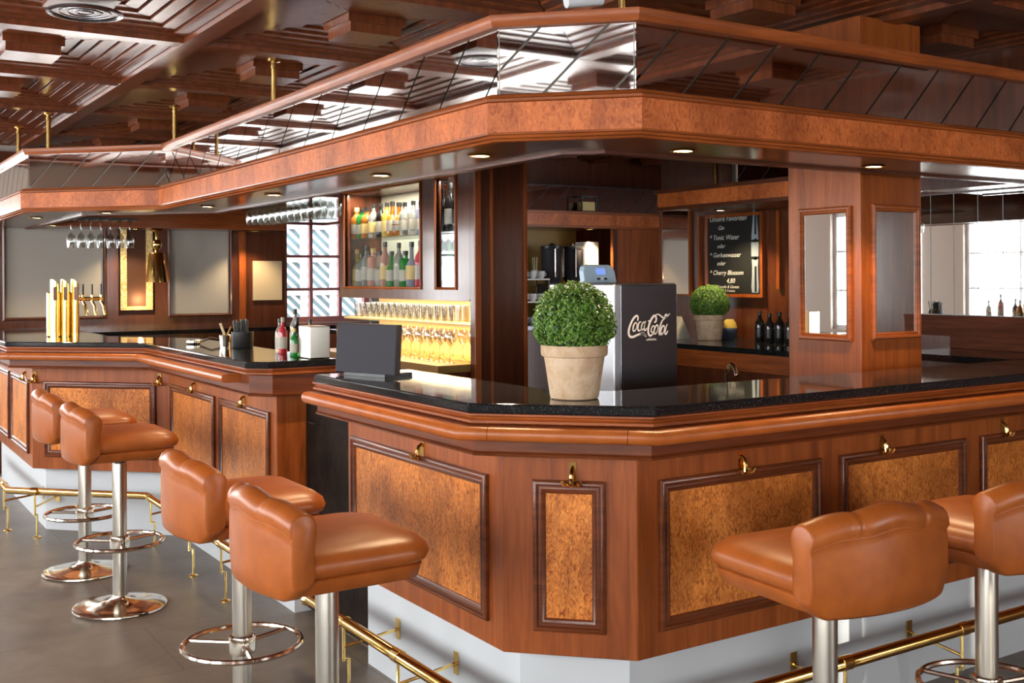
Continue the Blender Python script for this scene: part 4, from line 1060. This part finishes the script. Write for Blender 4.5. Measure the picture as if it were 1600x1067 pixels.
MB().lathe([(0, 1.1405), (.05, 1.1405), (.055, 1.15), (.058, 1.225), (.054, 1.225), (.05, 1.15), (0, 1.146)], (1.88, 5.50, 0), 18).build('holder', M['black'], sh_)
for k in range(26):
    a_ = k*2.4; r_ = .008+.038*((k*7) % 11)/11
    MB().tube([(1.88+r_*.8*math.cos(a_), 5.50+r_*.8*math.sin(a_), 1.148), (1.88+r_*1.25*math.cos(a_), 5.50+r_*1.25*math.sin(a_), 1.275+.02*((k*5) % 4)/4)], .0042, 5).build('straw', M['black'], sh_)
mt = thing('muddler_cup', (1.86, 5.72, 1.14), 'small steel cup with crossed wooden muddlers left of the black straws', 'cup')
MB().lathe([(0, 1.1405), (.026, 1.1405), (.032, 1.20), (.029, 1.20), (.024, 1.147), (0, 1.146)], (1.86, 5.72, 0), 16).build('cup_body', M['chrome'], mt)
MB().tube([(1.875, 5.72, 1.15), (1.835, 5.725, 1.262)], .007, 8).build('muddler', M['paper'], mt); MB().tube([(1.845, 5.715, 1.15), (1.892, 5.715, 1.245)], .006, 8).build('muddler', M['brass'], mt)
bs = thing('bar_strainer', (1.80, 5.98, 1.14), 'steel cocktail strainer lying on the far bar, left of the muddler cup', 'strainer')
MB().lathe([(0, 1.150), (.035, 1.151), (.040, 1.158), (.040, 1.170), (.037, 1.170), (.035, 1.156)], (1.78, 6.02, -.0095), 18).build('rim', M['chrome'], bs)
MB().tube([(1.815, 6.0, 1.155), (1.86, 5.96, 1.175), (1.91, 5.92, 1.162)], .006, 8).build('handle', M['chrome'], bs)
# beer taps
tt = thing('beer_tap_tower', (1.37, 7.33, 1.14), 'brass beer tap tower with three slanted columns on the far bar', 'beer tap')
for k in range(3):
    cx, cy = 1.285+.060*k, 7.30-.004*k
    mb = MB(); n = 22
    lo = []; hi = []
    for q in range(n):
        a_ = 2*PI*q/n; x = cx+.024*math.cos(a_); y = cy+.035*math.sin(a_)
        lo.append((x, y, 1.1405)); hi.append((x, y, 1.478-.9*(x-cx)-.35*(y-cy)))
    mb.add(lo+hi, [tuple(range(n))[::-1], tuple(range(n, 2*n))]+[(q, (q+1) % n, n+(q+1) % n, n+q) for q in range(n)])
    c_ = mb.build('column', M['bright_brass'], tt)
    MB().box(cx-.013, cy-.040, 1.37, cx+.009, cy-.033, 1.455).build('badge', M['dark_wood'], c_, smooth=0)['label'] = 'dark badge plate'
MB().box(1.25, 7.33, 1.1405, 1.44, 7.37, 1.42).build('back_block', M['brass'], tt, smooth=0, bevel=.006)
mb = MB().tube([(1.42, 7.36, 1.375), (1.60, 7.42, 1.375)], .012, 10); mb.build('pipe', M['brass'], tt)
for k in range(3):
    x, y = 1.47+.06*k, 7.375+.02*k
    f_ = MB().tube([(x, y, 1.40), (x, y, 1.36), (x+.01, y-.03, 1.33), (x+.016, y-.035, 1.27)], .009, 8).build('faucet', M['brass'], tt)
    MB().tube([(x, y, 1.40), (x, y, 1.47)], .0065, 8).build('tap_handle', M['black'], f_)

# ------------------------------------------------------------------ ceiling fittings
sp_ = thing('ceiling_speaker', (.86, 4.25, 2.49), 'round dark grille under a ceiling block, top left', 'speaker')
MB().lathe([(.125, ZC-.056), (.135, ZC-.060), (.135, ZC-.066), (.122, ZC-.068), (.118, ZC-.062)], (.86, 4.25, 0), 32).build('rim', M['dark_steel'], sp_)
g_ = MB().lathe([(0, ZC-.0575), (.122, ZC-.0575)], (.86, 4.25, 0), 32).build('grille', M['black'], sp_)
mb = MB()
for r_ in (.03, .06, .09): mb.tube([(.86+r_*math.cos(2*PI*k/28), 4.25+r_*math.sin(2*PI*k/28), ZC-.062) for k in range(28)], .003, 5, closed=True)
mb.build('ring_slats', M['dark_steel'], g_)
sl_ = thing('ceiling_spotlight', (2.28, 3.05, 2.45), 'small white spotlight on the dark ceiling above the canopy corner', 'light')
MB().tube([(2.20, 3.06, 2.455), (2.33, 3.03, 2.475)], .026, 14).build('body', M['white_plastic'], sl_)
MB().tube([(2.27, 3.045, 2.48), (2.27, 3.045, ZC-.015)], .009, 8).build('stem', M['white_plastic'], sl_)

ft = thing('sink_faucet', (3.08, 3.20, .9), 'slim chrome faucet on the low worktop right of the drinks dispenser', 'faucet')
MB().lathe([(0, .9005), (.026, .9005), (.026, .912), (.014, .92), (0, .92)], (3.08, 3.20, 0), 16).build('base', M['chrome'], ft)
MB().tube([(3.08, 3.20, .915), (3.08, 3.20, 1.10), (3.075, 3.185, 1.135), (3.06, 3.15, 1.15), (3.045, 3.115, 1.14), (3.04, 3.10, 1.11)], .009, 10).build('spout', M['chrome'], ft)
MB().tube([(3.09, 3.20, .96), (3.13, 3.20, .985)], .006, 8).build('lever', M['chrome'], ft)
# ------------------------------------------------------------------ world, sun, view
w = bpy.data.worlds.new('sky'); sc.world = w; w.use_nodes = True
bg = w.node_tree.nodes['Background']; bg.inputs[0].default_value = (.86, .93, 1, 1); bg.inputs[1].default_value = 5
sl = bpy.data.lights.new('sun', 'SUN'); sl.energy = 3; sl.angle = R(.6); sl.color = (1, .93, .82)
so = bpy.data.objects.new('sun', sl); COL.objects.link(so)
so.rotation_euler = Vector((.28, 1, -.30)).to_track_quat('-Z', 'Y').to_euler()
so.location = (0, -6, 5)
sc.view_settings.view_transform = 'Standard'; sc.view_settings.look = 'None'
sc.view_settings.exposure = 0.55; sc.view_settings.gamma = 1.0
sc.view_settings.use_curve_mapping = False
sc.cycles.use_denoising = True
sc.cycles.max_bounces = 9; sc.cycles.diffuse_bounces = 4; sc.cycles.glossy_bounces = 5; sc.cycles.transmission_bounces = 6; sc.cycles.transparent_max_bounces = 16
sc.cycles.sample_clamp_indirect = 6.0
sc.cycles.caustics_reflective = False; sc.cycles.caustics_refractive = False
